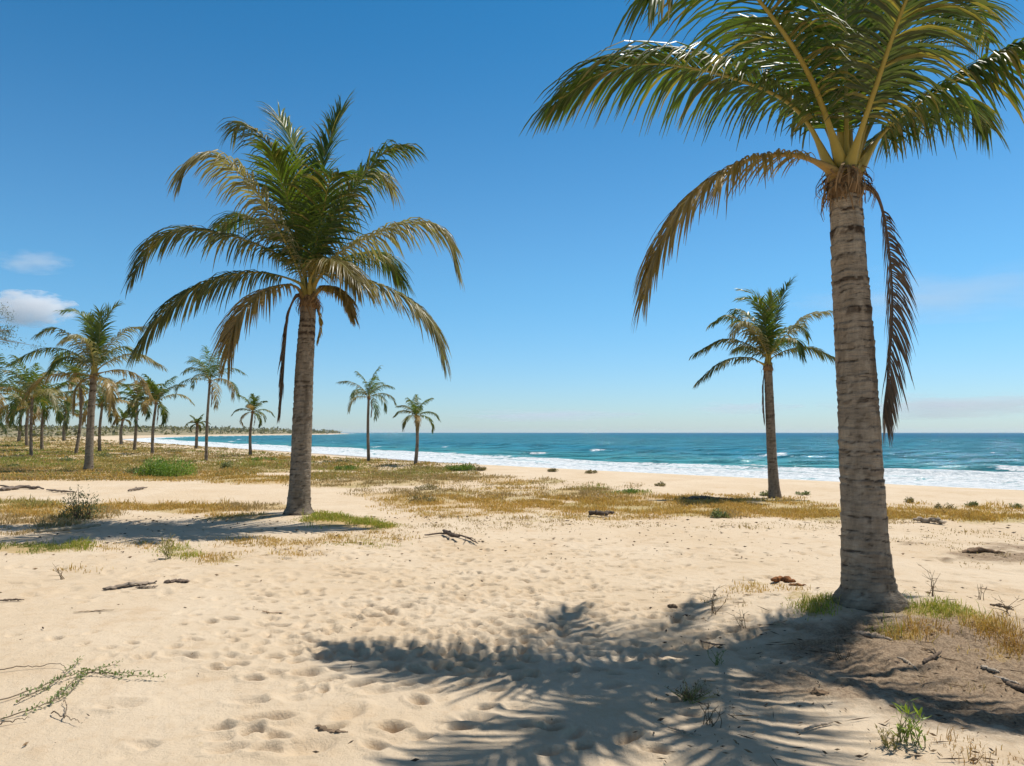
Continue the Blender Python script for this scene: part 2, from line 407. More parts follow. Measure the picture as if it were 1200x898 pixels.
# foam cover
fn = fbm(sx / 3.0, sy / 3.0, 4, 131)
foam = (1 - ss(6.5, 10.5, w1 + 3.0 * fn)) * (.78 + .65 * fn) * ss(-1.5, .2, sd + .6 * fbm(sx / 3, sy / 3, 3, 133))
foam = np.maximum(foam, .95 * np.exp(-((w1 - 9.6) / 1.5) ** 2) * (.55 + .6 * k1 + .3 * fn))
foam = np.maximum(foam, .9 * np.exp(-((w1 - 14) / 2.0) ** 2) * (.0 + .7 * k2 + .9 * fn))
foam = np.maximum(foam, 1.05 * np.exp(-((w1 - 20.2) / 1.1) ** 2) * np.clip(1.3 * k2 - .35 + .9 * fn, 0, 1))
foam = np.maximum(foam, 1.0 * np.exp(-((w1 - 35) / 1.3) ** 2) * np.clip(1.4 * k3 - .55 + .9 * fn, 0, 1))
cap = np.clip(fbm(sx / 5, sy / 5, 3, 141) * 2.4 - .95, 0, 1) * ss(18, 40, sd) * (1 - ss(150, 300, sr))
foam = np.maximum(foam, cap)
foam = np.clip(foam, 0, 1)
def sea_mat():
    m, nt, out = new_mat('sea_water'); N = NT(nt)
    pos = N.n('NewGeometry').outputs['Position']
    p2 = N.n('Mapping', {'Vector': pos, 'Rotation': (0, 0, R(45)), 'Scale': (.55, 1.3, 1)}).outputs[0]
    a = N.noise(p2, .22, 4, .6); b = N.noise(p2, 1.1, 5, .62); c = N.noise(p2, 6, 3, .6)
    gust = N.step(N.noise(p2, .30, 5, .75), .50, .62)
    h = N.math('ADD', N.math('ADD', N.math('MULTIPLY', a, .8), N.math('MULTIPLY', b, .26)),
               N.math('MULTIPLY', gust, N.math('ADD', N.math('MULTIPLY', b, .9), N.math('MULTIPLY', c, .4))))
    bp = N.n('Bump', {'Strength': 1.0, 'Distance': 1.0, 'Height': h})
    off = N.attr('off')
    col = N.mix(N.step(off, 4, 45), c4((.06, .29, .30)), c4((.014, .165, .25)))
    col = N.mix(N.step(off, 60, 600), col, c4((.005, .092, .232)))
    col = N.mix(N.math('MULTIPLY', N.step(N.noise(p2, .035, 4), .35, .65), .45), col, c4((.022, .19, .23)))
    col = N.mix(N.math('MULTIPLY', N.step(N.noise(p2, .33, 5, .7), .48, .72), .55), col, c4((.06, .33, .38)))  # light and dark of choppy wavelets put into the water colour as streaks
    col = N.mix(N.math('MULTIPLY', N.step(N.noise(p2, .21, 5, .7), .50, .72), .55), col, c4((.008, .105, .16)))
    df = N.n('BsdfDiffuse', {'Color': col, 'Normal': bp.outputs[0]})
    gl = N.n('BsdfGlossy', {'Color': c4((.95, .97, 1.0)), 'Roughness': .09, 'Normal': bp.outputs[0]})
    fr = N.n('Fresnel', {'IOR': 1.33, 'Normal': bp.outputs[0]}).outputs[0]
    cap = N.math('MULTIPLY_ADD', N.step(off, 30, 400), -.09, .19)       # wave slopes hold the grazing reflection down
    pr = N.n('MixShader', {0: N.math('MINIMUM', fr, cap), 1: df.outputs[0], 2: gl.outputs[0]})
    f = N.attr('foam'); nf = N.noise(pos, 2.2, 6, .7); nf2 = N.noise(pos, .5, 3)
    ff = N.step(N.math('ADD', f, N.math('ADD', N.math('MULTIPLY_ADD', nf, 1.1, -.55), N.math('MULTIPLY_ADD', nf2, .5, -.25))), .30, .62)
    fo = N.n('BsdfPrincipled', {'Base Color': N.mix(N.step(nf, .35, .62), c4((.46, .53, .57)), c4((.78, .80, .81))), 'Roughness': .8, 'Specular IOR Level': .2,
                                'Normal': N.n('Bump', {'Strength': 1.0, 'Distance': .3, 'Height': nf}).outputs[0]})
    mx = N.n('MixShader', {0: ff, 1: pr.outputs[0], 2: fo.outputs[0]})
    nt.links.new(mx.outputs[0], out.inputs[0])
    return m
sf = grid_faces(len(srr), len(sth), False)
keep = (sd.ravel()[sf] > -5).any(1)
sv = np.stack([sx, sy, SEA_Z + hz], -1).reshape(-1, 3)
used = np.unique(sf[keep]); remap = np.full(len(sv), -1); remap[used] = np.arange(len(used))
sea = np_mesh('sea', sv[used], remap[sf[keep]], sea_mat(), {'foam': foam.ravel()[used], 'off': np.clip(sd, 0, 5000).ravel()[used]})
tag(sea, kind='structure')

# ------------------------------------------------------------------ palms
def spline(ctrl, n):
    """Catmull-Rom through the control points"""
    c = np.asarray(ctrl, float)
    c = np.concatenate([[2 * c[0] - c[1]], c, [2 * c[-1] - c[-2]]])
    m = len(c) - 3; u = np.linspace(0, m - 1e-9, max(n * 6, 60)); i = u.astype(int); t = (u - i)[:, None]
    p0, p1, p2, p3 = c[i], c[i + 1], c[i + 2], c[i + 3]
    p = .5 * (2 * p1 + (p2 - p0) * t + (2 * p0 - 5 * p1 + 4 * p2 - p3) * t ** 2 + (3 * p1 - p0 - 3 * p2 + p3) * t ** 3)
    L = np.concatenate([[0], np.cumsum(np.linalg.norm(np.diff(p, axis=0), axis=1))])
    s = np.linspace(0, L[-1], n)
    return np.stack([np.interp(s, L, p[:, k]) for k in range(3)], 1), L[-1]

def nrm(a): return a / (np.linalg.norm(a, axis=-1, keepdims=True) + 1e-12)

PAL = {'young': ((.085, .135, .016), (.125, .175, .022)), 'green': ((.05, .092, .014), (.088, .132, .022)), 'grey': ((.058, .082, .028), (.098, .118, .044)),
       'pale': ((.20, .19, .09), (.31, .275, .15)), 'yellow': ((.15, .13, .03), (.22, .16, .045)), 'brown': ((.25, .17, .05), (.36, .255, .095)), 'dead': ((.15, .11, .078), (.23, .17, .12))}

def frond(parent, ctrl, kind, Lmax, npair, w, droop=.8, lift=.18, r0=.03, K=4, fold=True, u0=.2, angle=(70, 20), rib=True, label=None, seg=6, gap=.07):
    N_ = 40
    p, L = spline(ctrl, N_)
    T = nrm(np.gradient(p, axis=0))
    hd = p[-1] - p[0]; hd = np.array([hd[0], hd[1], 0]); 
    if np.linalg.norm(hd) < .12 * L:
        q = p[N_ // 3] - p[0]; hd = np.array([q[0], q[1], 0]) + hd
    A = nrm(hd)
    S = np.array([A[1], -A[0], 0])
    mb = MB()
    u = np.linspace(u0, .995, npair); 
    c0, c1 = map(np.array, PAL[kind])
    tipc = np.array((.20, .14, .07)) if kind != 'dead' else np.array((.12, .085, .06))
    side_off = rng.uniform(-.4, .4)
    for sd_ in (-1, 1):
        uu = np.clip(u + rng.normal(0, .25 / npair, npair), u0, .999)
        if gap: uu = uu[rng.random(npair) > gap]
        n = len(uu)
        ii = uu * (N_ - 1); a0 = ii.astype(int); fr = (ii - a0)[:, None]; a1 = np.minimum(a0 + 1, N_ - 1)
        B = p[a0] * (1 - fr) + p[a1] * fr; Tt = nrm(T[a0] * (1 - fr) + T[a1] * fr)
        Ss = nrm(S[None] - Tt * (Tt @ S)[:, None]); Nn = np.cross(Ss, Tt)
        Nn = np.where((Nn[:, 2:3] < 0) & (np.abs(Tt[:, 2:3]) < .97), -Nn, Nn)
        v = (uu - u0) / (1 - u0)
        ang = np.radians(angle[0] + (angle[1] - angle[0]) * v ** .8 + rng.normal(0, 3.5, n))[:, None]
        d0 = nrm(Tt * np.cos(ang) + sd_ * Ss * np.sin(ang) + Nn * (lift + rng.normal(0, .06, n))[:, None])
        prof = (.45 + .55 * ss(0, .28, v)) * (1 - .42 * ss(.55, 1.05, v))
        ll = Lmax * prof * rng.uniform(.74, 1.12, n) * np.where(rng.random(n) < .07, rng.uniform(.35, .7, n), 1)
        dr = droop * (rng.uniform(.86, 1.14, n) + .35 * np.maximum(rng.normal(0, 1, n) - 1.2, 0))
        pts = [B]; dirs = []
        cur = B; d = d0
        for k in range(K):
            d = nrm(d0 + np.array([0, 0, -1.0]) * (dr * ((k + .6) / K) ** 1.25 * 1.7)[:, None] + rng.normal(0, .03, (n, 3)))
            cur = cur + d * (ll / K)[:, None]; pts.append(cur); dirs.append(d)
        dirs = [dirs[0]] + dirs
        pts = np.stack(pts, 1); dirs = np.stack(dirs, 1)
        W = Tt[:, None] - dirs * (dirs * Tt[:, None]).sum(-1, keepdims=True); W = nrm(W)
        Q = np.cross(dirs, W)
        ro = rng.normal(0, .24, n)[:, None, None]
        Wr = W * np.cos(ro) + Q * np.sin(ro); Qr = -W * np.sin(ro) + Q * np.cos(ro)
        kk = np.linspace(0, 1, K + 1)
        wp = np.where(kk < .25, .55 + 1.8 * kk, 1 - np.clip((kk - .25) / .75, 0, 1) ** 1.8 * .93)[None, :, None] * w * (.75 + .25 * (ll / Lmax))[:, None, None]
        mixc = rng.random(n)[:, None, None]
        col = c0 * (1 - mixc) + c1 * mixc
        if kind in ('green', 'grey', 'young'): col = np.where(rng.random(n)[:, None, None] < (.13 if kind != 'young' else .05), np.array((.23, .19, .05)), col)
        tb = np.clip(rng.uniform(.0, 1.0, n)[:, None, None] * ss(.45, 1.0, kk)[None, :, None] * (1.0 if kind in ('brown', 'yellow') else .42), 0, 1)
        col = col * (1 - tb) + tipc * tb
        base = np.arange(n)[:, None, None]
        ks = np.arange(K)[None, :, None]
        if fold:
            V = np.stack([pts - Wr * wp * .5, pts - Qr * wp * .22, pts + Wr * wp * .5], 2)
            Cc = np.repeat(np.broadcast_to(col, (n, K + 1, 3))[:, :, None], 3, 2)
            st = 3; nst = (K + 1) * 3
            f = np.concatenate([base * nst + ks * st + np.array([[[0, 1, st + 1, st]]]), base * nst + ks * st + np.array([[[1, 2, st + 2, st + 1]]])]).reshape(-1, 4)
        else:
            V = np.stack([pts - Wr * wp * .5, pts + Wr * wp * .5], 2)
            Cc = np.repeat(np.broadcast_to(col, (n, K + 1, 3))[:, :, None], 2, 2)
            st = 2; nst = (K + 1) * 2
            f = (base * nst + ks * st + np.array([[[0, 1, 3, 2]]])).reshape(-1, 4)
        mb.add(V.reshape(-1, 3), f, Cc.reshape(-1, 3))
    o = mb.build('frond', M_DEAD if kind == 'dead' else M_FROND, parent, smooth=False)
    if label: o['label'] = label
    rad = r0 * (1 - .88 * np.linspace(0, 1, N_) ** .8); rad[:6] *= np.linspace(2.5, 1.05, 6)
    tt = np.linspace(0, 1, N_)[:, None]
    ca, cb = {'dead': ((.16, .10, .06), (.13, .09, .06)), 'brown': ((.34, .22, .07), (.22, .15, .05))}.get(kind, ((.36, .27, .06), (.20, .20, .06)))
    rc = np.array(ca) * (1 - tt) + np.array(cb) * tt
    if rib:
        rb = MB().tube(p, rad, seg, rc, squash=.7); r_ = rb.build('midrib', M_RIB, o)
    else:
        pass
    return o

def trunk_mesh(parent, ctrl, widths, seg, dz, ring=.10, detail=True, tone=1.0):
    """ctrl: centre points from the ground up; widths: diameters there"""
    ctrl = np.asarray(ctrl, float)
    Ltot = np.linalg.norm(np.diff(ctrl, axis=0), axis=1).sum()
    n = max(int(Ltot / dz), 10)
    p, L = spline(ctrl, n)
    cl = np.concatenate([[0], np.cumsum(np.linalg.norm(np.diff(ctrl, axis=0), axis=1))])
    s = np.linspace(0, L, n)
    rad = np.interp(s, cl / cl[-1] * L, np.asarray(widths) / 2)
    for _ in range(3): rad[1:-1] = (rad[:-2] + 2 * rad[1:-1] + rad[2:]) / 4
    a = np.linspace(0, 2 * math.pi, seg, endpoint=False)
    S, Aa = np.meshgrid(s, a, indexing='ij')
    # irregular leaf-scar rings, slightly tilted
    edges = [-.3]
    while edges[-1] < L + .3: edges.append(edges[-1] + ring * rng.uniform(.4, 1.7))
    edges = np.array(edges)
    Sw = S + .035 * fbm(np.cos(Aa) * 1.1 + S * .8, np.sin(Aa) * 1.1, 2, 201) * (ring / .1) + .010 * np.sin(Aa + S * 2)
    idx = np.searchsorted(edges, Sw.ravel()).reshape(S.shape)
    lo = edges[np.clip(idx - 1, 0, len(edges) - 1)]; hi = edges[np.clip(idx, 0, len(edges) - 1)]
    ph = (Sw - lo) / np.maximum(hi - lo, 1e-6)
    rn = rng.random(len(edges) + 2)[idx]
    depth = .07 if detail else .03
    ff = fbm(np.cos(Aa) * 3 + 5, np.sin(Aa) * 3 + S * 9, 4, 207)
    Rr = rad[:, None] * (1 + ss(.05, .45, S) * depth * (ph - .5) * (.3 + 1.2 * rn) * (.35 + 1.1 * ss(-.3, .4, fbm(np.cos(Aa) * 1.3 + 3, np.sin(Aa) * 1.3 + S * 2.2, 2, 205))) + .05 * ff + .04 * fbm(np.cos(Aa) * .9, np.sin(Aa) * .9 + S * 1.2, 2, 211))
    notch = np.clip(ss(.86, .95, ph) * (1 - ss(.97, 1, ph)) + (1 - ss(.02, .09, ph)), 0, 1)
    patch = ss(-.05, .35, fbm(np.cos(Aa) * 1.2 + rn * 9, np.sin(Aa) * 1.2 + S * 1.5, 3, 213))
    band = (rn > .80) * ss(.30, .6, ph) * np.clip(.25 + .95 * S / L - .1, 0, 1)
    Rr -= rad[:, None] * (.040 * notch * patch + .03 * band * patch)
    flare = np.exp(-S / .20) * .07 * (1 + 1.6 * fbm(np.cos(Aa) * 3.4, np.sin(Aa) * 3.4 + S * 3, 4, 217))
    Rr = Rr * (1 + flare)
    base = np.array([.31, .245, .175]) * tone; light = np.array([.46, .375, .28]) * tone; dark = np.array([.075, .05, .034]) * tone
    m = np.clip(.5 + 1.1 * fbm(np.cos(Aa) * 2 + rn * 4, np.sin(Aa) * 2 + S * 5, 4, 221) + .25 * (rn - .5), 0, 1)[..., None]
    colr = base * (1 - m) + light * m
    dk = np.clip(notch * (.25 + .75 * patch) + .95 * band * ss(-.25, .1, fbm(np.cos(Aa) * 2 + rn * 5, np.sin(Aa) * 2 + S * 9, 3, 215)) + .85 * np.exp(-S / .22) * ss(-.3, .3, fbm(np.cos(Aa) * 2.2, np.sin(Aa) * 2.2 + S * 6, 3, 219)) + .6 * ss(.25, .5, fbm(np.cos(Aa) * 2.3, np.sin(Aa) * 2.3 + S * 13, 3, 223)), 0, 1)[..., None]
    colr = colr * (1 - dk) + dark * dk
    stain = ss(.0, .5, fbm(np.cos(Aa) * 1.1 + 8, np.sin(Aa) * 1.1 + S * .9, 4, 227))[..., None]
    colr = colr * (1 - .38 * stain * np.array([1, 1.06, 1.12]))
    c, s_ = np.cos(Aa)[..., None], np.sin(Aa)[..., None]
    V = p[:, None] + Rr[..., None] * (c * np.array([1, 0, 0]) + s_ * np.array([0, 1, 0]))
    i = np.arange(n - 1)[:, None] * seg; j = np.arange(seg)[None]; k = (j + 1) % seg
    f = np.stack([i + j, i + k, i + seg + k, i + seg + j], -1).reshape(-1, 4)
    mb = MB(); mb.add(V, f, colr.reshape(-1, 3))
    return mb.build('trunk', M_TRUNK, parent), p, rad

def sheath(parent, top, r, h, n_strip, rag=1.0):
    """ragged fibre and old leaf bases under the crown"""
    mb = MB(); seg = 22; rows = 9
    zz = np.linspace(-h * .45, h * .5, rows); a = np.linspace(0, 2 * math.pi, seg, endpoint=False)
    prof = np.interp(zz, [-h * .45, -h * .15, h * .15, h * .5], [1.02, 1.20, 1.05, .35])
    Z, Aa = np.meshgrid(zz, a, indexing='ij')
    rr = r * prof[:, None] * (1 + .14 * fbm(np.cos(Aa) * 2.5, np.sin(Aa) * 2.5 + Z * 9 / h * .5, 3, 301))
    V = np.stack([top[0] + rr * np.cos(Aa), top[1] + rr * np.sin(Aa), top[2] + Z + .05 * h * np.sin(3 * Aa)], -1)
    i = np.arange(rows - 1)[:, None] * seg; j = np.arange(seg)[None]; k = (j + 1) % seg
    mm = rng.random((rows, seg, 1))
    mb.add(V, np.stack([i + j, i + k, i + seg + k, i + seg + j], -1).reshape(-1, 4), (np.array((.17, .10, .05)) * (1 - mm) + np.array((.30, .19, .09)) * mm).reshape(-1, 3))
    for q in range(n_strip):
        an = rng.uniform(0, 2 * math.pi); L = h * rng.uniform(.3, 1.0) * rag; w = r * rng.uniform(.08, .3)
        z0 = top[2] + rng.uniform(-.2, .5) * h
        t = np.linspace(0, 1, 5)
        out = r * (1.12 + .9 * np.sin(t * 2.4) * rng.uniform(.1, 1.0))
        dn = -L * t ** 1.3
        an2 = an + t * rng.normal(0, .4)
        c = np.stack([top[0] + out * np.cos(an2), top[1] + out * np.sin(an2), z0 + dn], 1)
        sd_ = np.array([-math.sin(an), math.cos(an), 0]) * w * (1 - t[:, None] * .7) * .5
        V = np.stack([c - sd_, c + sd_], 1)
        col = np.array((.15, .095, .05)) + rng.random() * np.array((.17, .11, .055))
        mb.add(V, np.array([(2 * k, 2 * k + 1, 2 * k + 3, 2 * k + 2) for k in range(4)]), col)
    return mb.build('fibre_sheath', M_FIBRE, parent, smooth=False)

PALM_GROUP = 'coconut palms along the beach'
def px_palm(Y0, trunk_px, widths_px, fronds_, conv, label, Lmax, npair, w, seg, dz, ring, K, fold, r0, tone=1.0, sag=1.0):
    base = trunk_px[0]
    bx = (base[0] - CX) / F * Y0 / ray(0, base[1])[1]; bz = float(ground_h(bx, Y0))
    b = np.array([bx, Y0, bz])
    t = empty('coconut_palm', b, label, 'palm tree', PALM_GROUP)
    pts = [b + np.array([0, 0, -.12])] + [b + np.array([0, 0, .03])] + [P(x, y, Y0) for x, y in trunk_px[1:]]
    ws = [widths_px[0] * 1.1, widths_px[0]] + list(widths_px[1:])
    _, p, rad = trunk_mesh(t, pts, np.array(ws) / F * Y0, seg, dz, ring, True, tone)
    top = p[-1]
    sheath(t, top, rad[-1], rad[-1] * 2.4, 110 if fold else 24)
    for kind, path, *ex in fronds_:
        kw = dict(ex[0]) if ex else {}
        ctrl = []
        for q in path:
            x, y = conv(q[0], q[1]); ctrl.append(P(x, y, Y0 + q[2]))
        hv = ctrl[min(2, len(ctrl) - 1)] - top; hv[2] = 0
        st0 = top + np.array([0, 0, .0 if kind in ('dead', 'brown') else rad[-1] * .35]) + nrm(hv) * rad[-1] * .62
        if np.linalg.norm(ctrl[0] - st0) > .10: ctrl = [st0] + ctrl
        else: ctrl[0] = st0
        if kind == 'dead': kw.setdefault('label', 'dead brown frond hanging beside the trunk')
        kw = {**dict(Lmax=Lmax, npair=npair, w=w, K=K, fold=fold, r0=r0), **kw}
        kw['droop'] = kw.get('droop', 1.1) * sag; kw.setdefault('u0', .17)
        frond(t, ctrl, kind, **kw)
    return t

ident = lambda x, y: (x, y)
big = [
 ('green', [(983, 198, 0), (935, 130, 0), (860, 92, .05), (770, 75, .25), (705, 86, .42), (660, 114, .55)], dict(droop=1.0, lift=.30, Lmax=.95, npair=140)),
 ('brown', [(975, 200, -.08), (930, 182, -.2), (870, 190, -.35), (812, 228, -.45), (772, 290, -.5), (758, 338, -.5)], dict(Lmax=.70, droop=1.2, gap=.10, w=.022, npair=120)),
 ('green', [(985, 190, -.05), (950, 92, -.4), (893, 5, -1.1), (830, -52, -1.7), (768, -14, -2.1)], dict(droop=1.05)),
 ('green', [(988, 185, .05), (976, 70, .1), (968, -20, .3), (960, -130, .7), (950, -200, 1.3)], dict(droop=.4)),
 ('grey', [(997, 190, -.1), (1027, 100, -.45), (1062, 0, -.9), (1105, -80, -1.4), (1120, -60, -1.9)], dict(droop=1.05)),
 ('green', [(1005, 200, 0), (1040, 150, 0), (1110, 100, -.1), (1200, 52, -.6), (1260, 60, -.9), (1300, 120, -1.15)], dict(droop=1.7, Lmax=.8, angle=(56, 20))),
 ('green', [(1003, 202, .05), (1026, 165, .2), (1085, 128, .8), (1130, 122, 1.3), (1160, 150, 1.6)], dict(droop=1.3, Lmax=.7)),
 ('dead', [(1010, 212, 0), (1027, 228, 0), (1040, 280, 0), (1046, 370, -.05), (1036, 490, -.05)], dict(Lmax=.52, droop=.85, angle=(72, 30), r0=.02, w=.018, npair=120)),
 ('green', [(985, 190, .1), (940, 90, .5), (900, 35, 1.1), (890, 25, 1.6), (880, 62, 2.1)], dict(droop=.8)),
 ('green', [(1000, 190, .1), (1050, 90, .5), (1105, 20, 1.0), (1140, 15, 1.6), (1160, 50, 2.1)], dict(droop=1.0, Lmax=.72)),
 ('young', [(992, 190, .1), (1000, 60, .4), (1010, -50, .9), (1020, -90, 1.7), (1020, -40, 2.4)], dict(droop=.5)),
 ('green', [(1000, 190, 0), (1040, 70, .1), (1080, -20, .4), (1110, -50, .8), (1140, -30, 1.2)], dict(droop=.9, Lmax=.72)),
 ('young', [(992, 185, 0), (991, 30, -.1), (990, -90, -.3), (985, -170, -.7)], dict(droop=.3)),
]
px_palm(6.24, [(1020, 724), (1018, 690), (1014, 640), (1010, 560), (1006, 480), (1001, 400), (995, 310), (990, 215)], [76, 58, 51, 46.5, 44.5, 42, 39, 35],
        big, ident, 'largest palm, thick ringed trunk nearby, its crown cut off at the top', .86, 112, .034, 72, .011, .085, 5, True, .034, .98)
c1f = lambda x, y: (140 + x / 2.807, 100 + y / 2.807)
mid = [
 ('grey', [(600, 610, 0), (500, 545, 0), (380, 500, 0), (230, 475, -.1), (120, 510, -.1), (45, 620, -.1)]),
 ('grey', [(590, 650, -.1), (450, 615, -.2), (300, 645, -.3), (170, 720, -.3), (70, 850, -.3)], dict(droop=1.2)),
 ('brown', [(575, 660, -.15), (500, 665, -.6), (420, 720, -1.0), (375, 800, -1.2), (362, 880, -1.3)], dict(droop=1.1)),
 ('pale', [(590, 610, -.05), (500, 430, -.5), (410, 300, -.9), (320, 235, -1.2), (240, 250, -1.4), (208, 300, -1.5)], dict(droop=1.2)),
 ('grey', [(605, 590, .1), (560, 350, .3), (490, 190, .5), (405, 125, .7), (375, 150, .9)]),
 ('young', [(612, 590, .05), (610, 350, .2), (575, 200, .4), (525, 105, .6)], dict(droop=.4)),
 ('green', [(625, 590, .1), (650, 330, .3), (690, 190, .4), (728, 90, .5)], dict(droop=.4)),
 ('green', [(640, 600, 0), (720, 430, -.1), (800, 300, -.2), (870, 220, -.2), (935, 200, -.2)], dict(droop=1.1)),
 ('pale', [(650, 620, 0), (740, 540, 0), (860, 480, 0), (970, 450, 0), (1060, 480, 0), (1105, 590, 0)], dict(droop=1.2)),
 ('pale', [(645, 650, -.1), (700, 600, -.5), (800, 635, -.6), (930, 690, -.7), (1020, 770, -.7), (1062, 880, -.7)], dict(droop=1.2)),
 ('dead', [(585, 690, -.1), (556, 750, -.1), (545, 860, -.1), (538, 980, -.1), (530, 1070, -.1)], dict(Lmax=.5, droop=1.2, angle=(58, 20))),
 ('green', [(600, 600, .1), (520, 490, .5), (420, 430, 1.0), (350, 450, 1.5), (330, 480, 1.8)]),
 ('pale', [(640, 600, .1), (700, 400, .6), (770, 300, 1.1), (850, 290, 1.6), (900, 340, 1.9)]),
 ('yellow', [(628, 640, -.2), (660, 590, -.7), (720, 580, -1.2), (785, 645, -1.6)]),
 ('young', [(600, 590, -.05), (560, 400, -.5), (520, 280, -.9), (500, 220, -1.3)], dict(droop=.5)),
 ('green', [(635, 590, -.05), (670, 420, -.4), (690, 320, -.8), (720, 290, -1.3)], dict(droop=.6)),
 ('green', [(650, 620, .1), (760, 560, .8), (860, 560, 1.5), (930, 640, 2.0)]),
 ('brown', [(655, 680, -.1), (690, 660, -.4), (740, 690, -.7), (770, 760, -.8)], dict(Lmax=.45)),
 ('brown', [(640, 720, .05), (655, 740, .1), (660, 790, .1), (650, 840, .1)], dict(Lmax=.2, npair=20)),
]
px_palm(13.6, [(350, 607), (350, 596), (351, 575), (353, 530), (356, 450), (359, 395), (362, 352)], [35, 28, 24.5, 22.8, 21.5, 19.6, 17.5],
        mid, c1f, 'tall palm with a full crown left of centre, its shadow on the sand', .98, 104, .038, 44, .02, .09, 4, True, .034, .72)
c6f = lambda x, y: (780 + x / 2.807, 320 + y / 2.807)
rgt = [
 ('grey', [(330, 275, 0), (270, 235, 0), (190, 218, 0), (100, 262, 0)]), ('grey', [(330, 295, 0), (270, 278, -.2), (190, 290, -.3), (108, 355, -.3)]),
 ('green', [(325, 260, 0), (270, 180, .1), (210, 140, .1), (160, 160, .1)]), ('young', [(335, 250, .05), (325, 150, .1), (300, 80, .2), (255, 58, .3)], dict(droop=.4)),
 ('green', [(342, 250, .05), (365, 130, .1), (385, 75, .1), (408, 32, .2)], dict(droop=.4)), ('pale', [(350, 260, 0), (400, 200, 0), (460, 140, 0), (530, 125, 0)]),
 ('grey', [(350, 280, 0), (410, 250, 0), (480, 245, 0), (560, 282, 0)]), ('dead', [(330, 310, 0), (322, 350, 0), (322, 420, 0), (326, 490, 0)], dict(Lmax=.2, droop=1.6, angle=(40, 14))),
 ('pale', [(330, 260, -.1), (290, 190, -.4), (250, 160, -.7), (220, 200, -.9)]), ('young', [(340, 250, -.05), (340, 140, -.2), (350, 80, -.4)], dict(droop=.4)),
 ('green', [(345, 255, .1), (390, 190, .5), (440, 170, .9), (470, 210, 1.1)]), ('green', [(330, 255, .1), (290, 160, .4), (240, 120, .8), (220, 140, 1.0)]),
 ('young', [(337, 250, -.05), (315, 130, -.1), (290, 90, -.2), (250, 85, -.3)], dict(droop=.5)), ('green', [(345, 270, -.1), (390, 220, -.5), (430, 220, -.9), (450, 270, -1.0)]),
 ('grey', [(335, 275, .1), (270, 240, .7), (230, 250, 1.1)]),
]
px_palm(18.6, [(908, 580), (907, 570), (905, 540), (903, 500), (901.5, 465), (900, 430)], [15, 12.5, 11, 10.5, 9.8, 9.5],
        rgt, c6f, 'slim coconut palm standing alone near the surf, just left of the thick foreground trunk', .54, 64, .036, 24, .03, .09, 3, False, .022, .7)
c3f = lambda x, y: (x / 3.75, 340 + y / 3.75)
lft = [
 ('green', [(405, 340, 0), (300, 265, 0), (180, 260, 0), (60, 315, 0)]), ('brown', [(400, 375, -.2), (300, 365, -.5), (180, 390, -.7), (110, 470, -.8)], dict(droop=1.1)),
 ('grey', [(400, 320, 0), (320, 210, .1), (240, 165, .1), (165, 195, .1)]), ('young', [(415, 310, .1), (400, 180, .2), (350, 100, .3), (280, 90, .4)], dict(droop=.5)),
 ('green', [(430, 300, .1), (445, 180, .1), (475, 110, .1), (515, 65, .1)], dict(droop=.4)), ('pale', [(435, 310, 0), (500, 220, 0), (560, 170, 0), (625, 160, 0)]),
 ('pale', [(440, 340, 0), (520, 295, 0), (610, 280, 0), (710, 330, 0)]), ('brown', [(440, 365, 0), (530, 350, 0), (610, 380, 0), (662, 465, 0)]),
 ('brown', [(430, 385, -.2), (470, 390, -.8), (490, 440, -1.1), (490, 510, -1.2)]), ('pale', [(415, 340, -.1), (390, 240, -.6), (330, 200, -1.1), (280, 220, -1.4)]),
 ('young', [(418, 310, -.05), (410, 200, -.2), (390, 130, -.3)], dict(droop=.4)), ('green', [(410, 330, .1), (330, 280, .9), (270, 280, 1.5), (230, 330, 1.8)]),
 ('green', [(430, 320, .1), (500, 260, .9), (560, 250, 1.5), (600, 290, 1.8)]), ('young', [(425, 310, -.05), (440, 170, -.2), (440, 100, -.4)], dict(droop=.4)),
 ('brown', [(400, 385, -.1), (360, 400, -.3), (335, 440, -.4), (330, 520, -.4)]), ('green', [(405, 350, -.1), (330, 300, -.5), (270, 300, -1.0), (220, 350, -1.3)]),
]
px_palm(31.5, [(103.5, 550), (104, 545), (105, 520), (107, 480), (110, 440)], [11.5, 9.5, 8.4, 7.8, 7],
        lft, c3f, 'tallest palm of the left grove, standing at its front beside the green bush', .85, 54, .05, 18, .05, .12, 3, False, .035, .7)

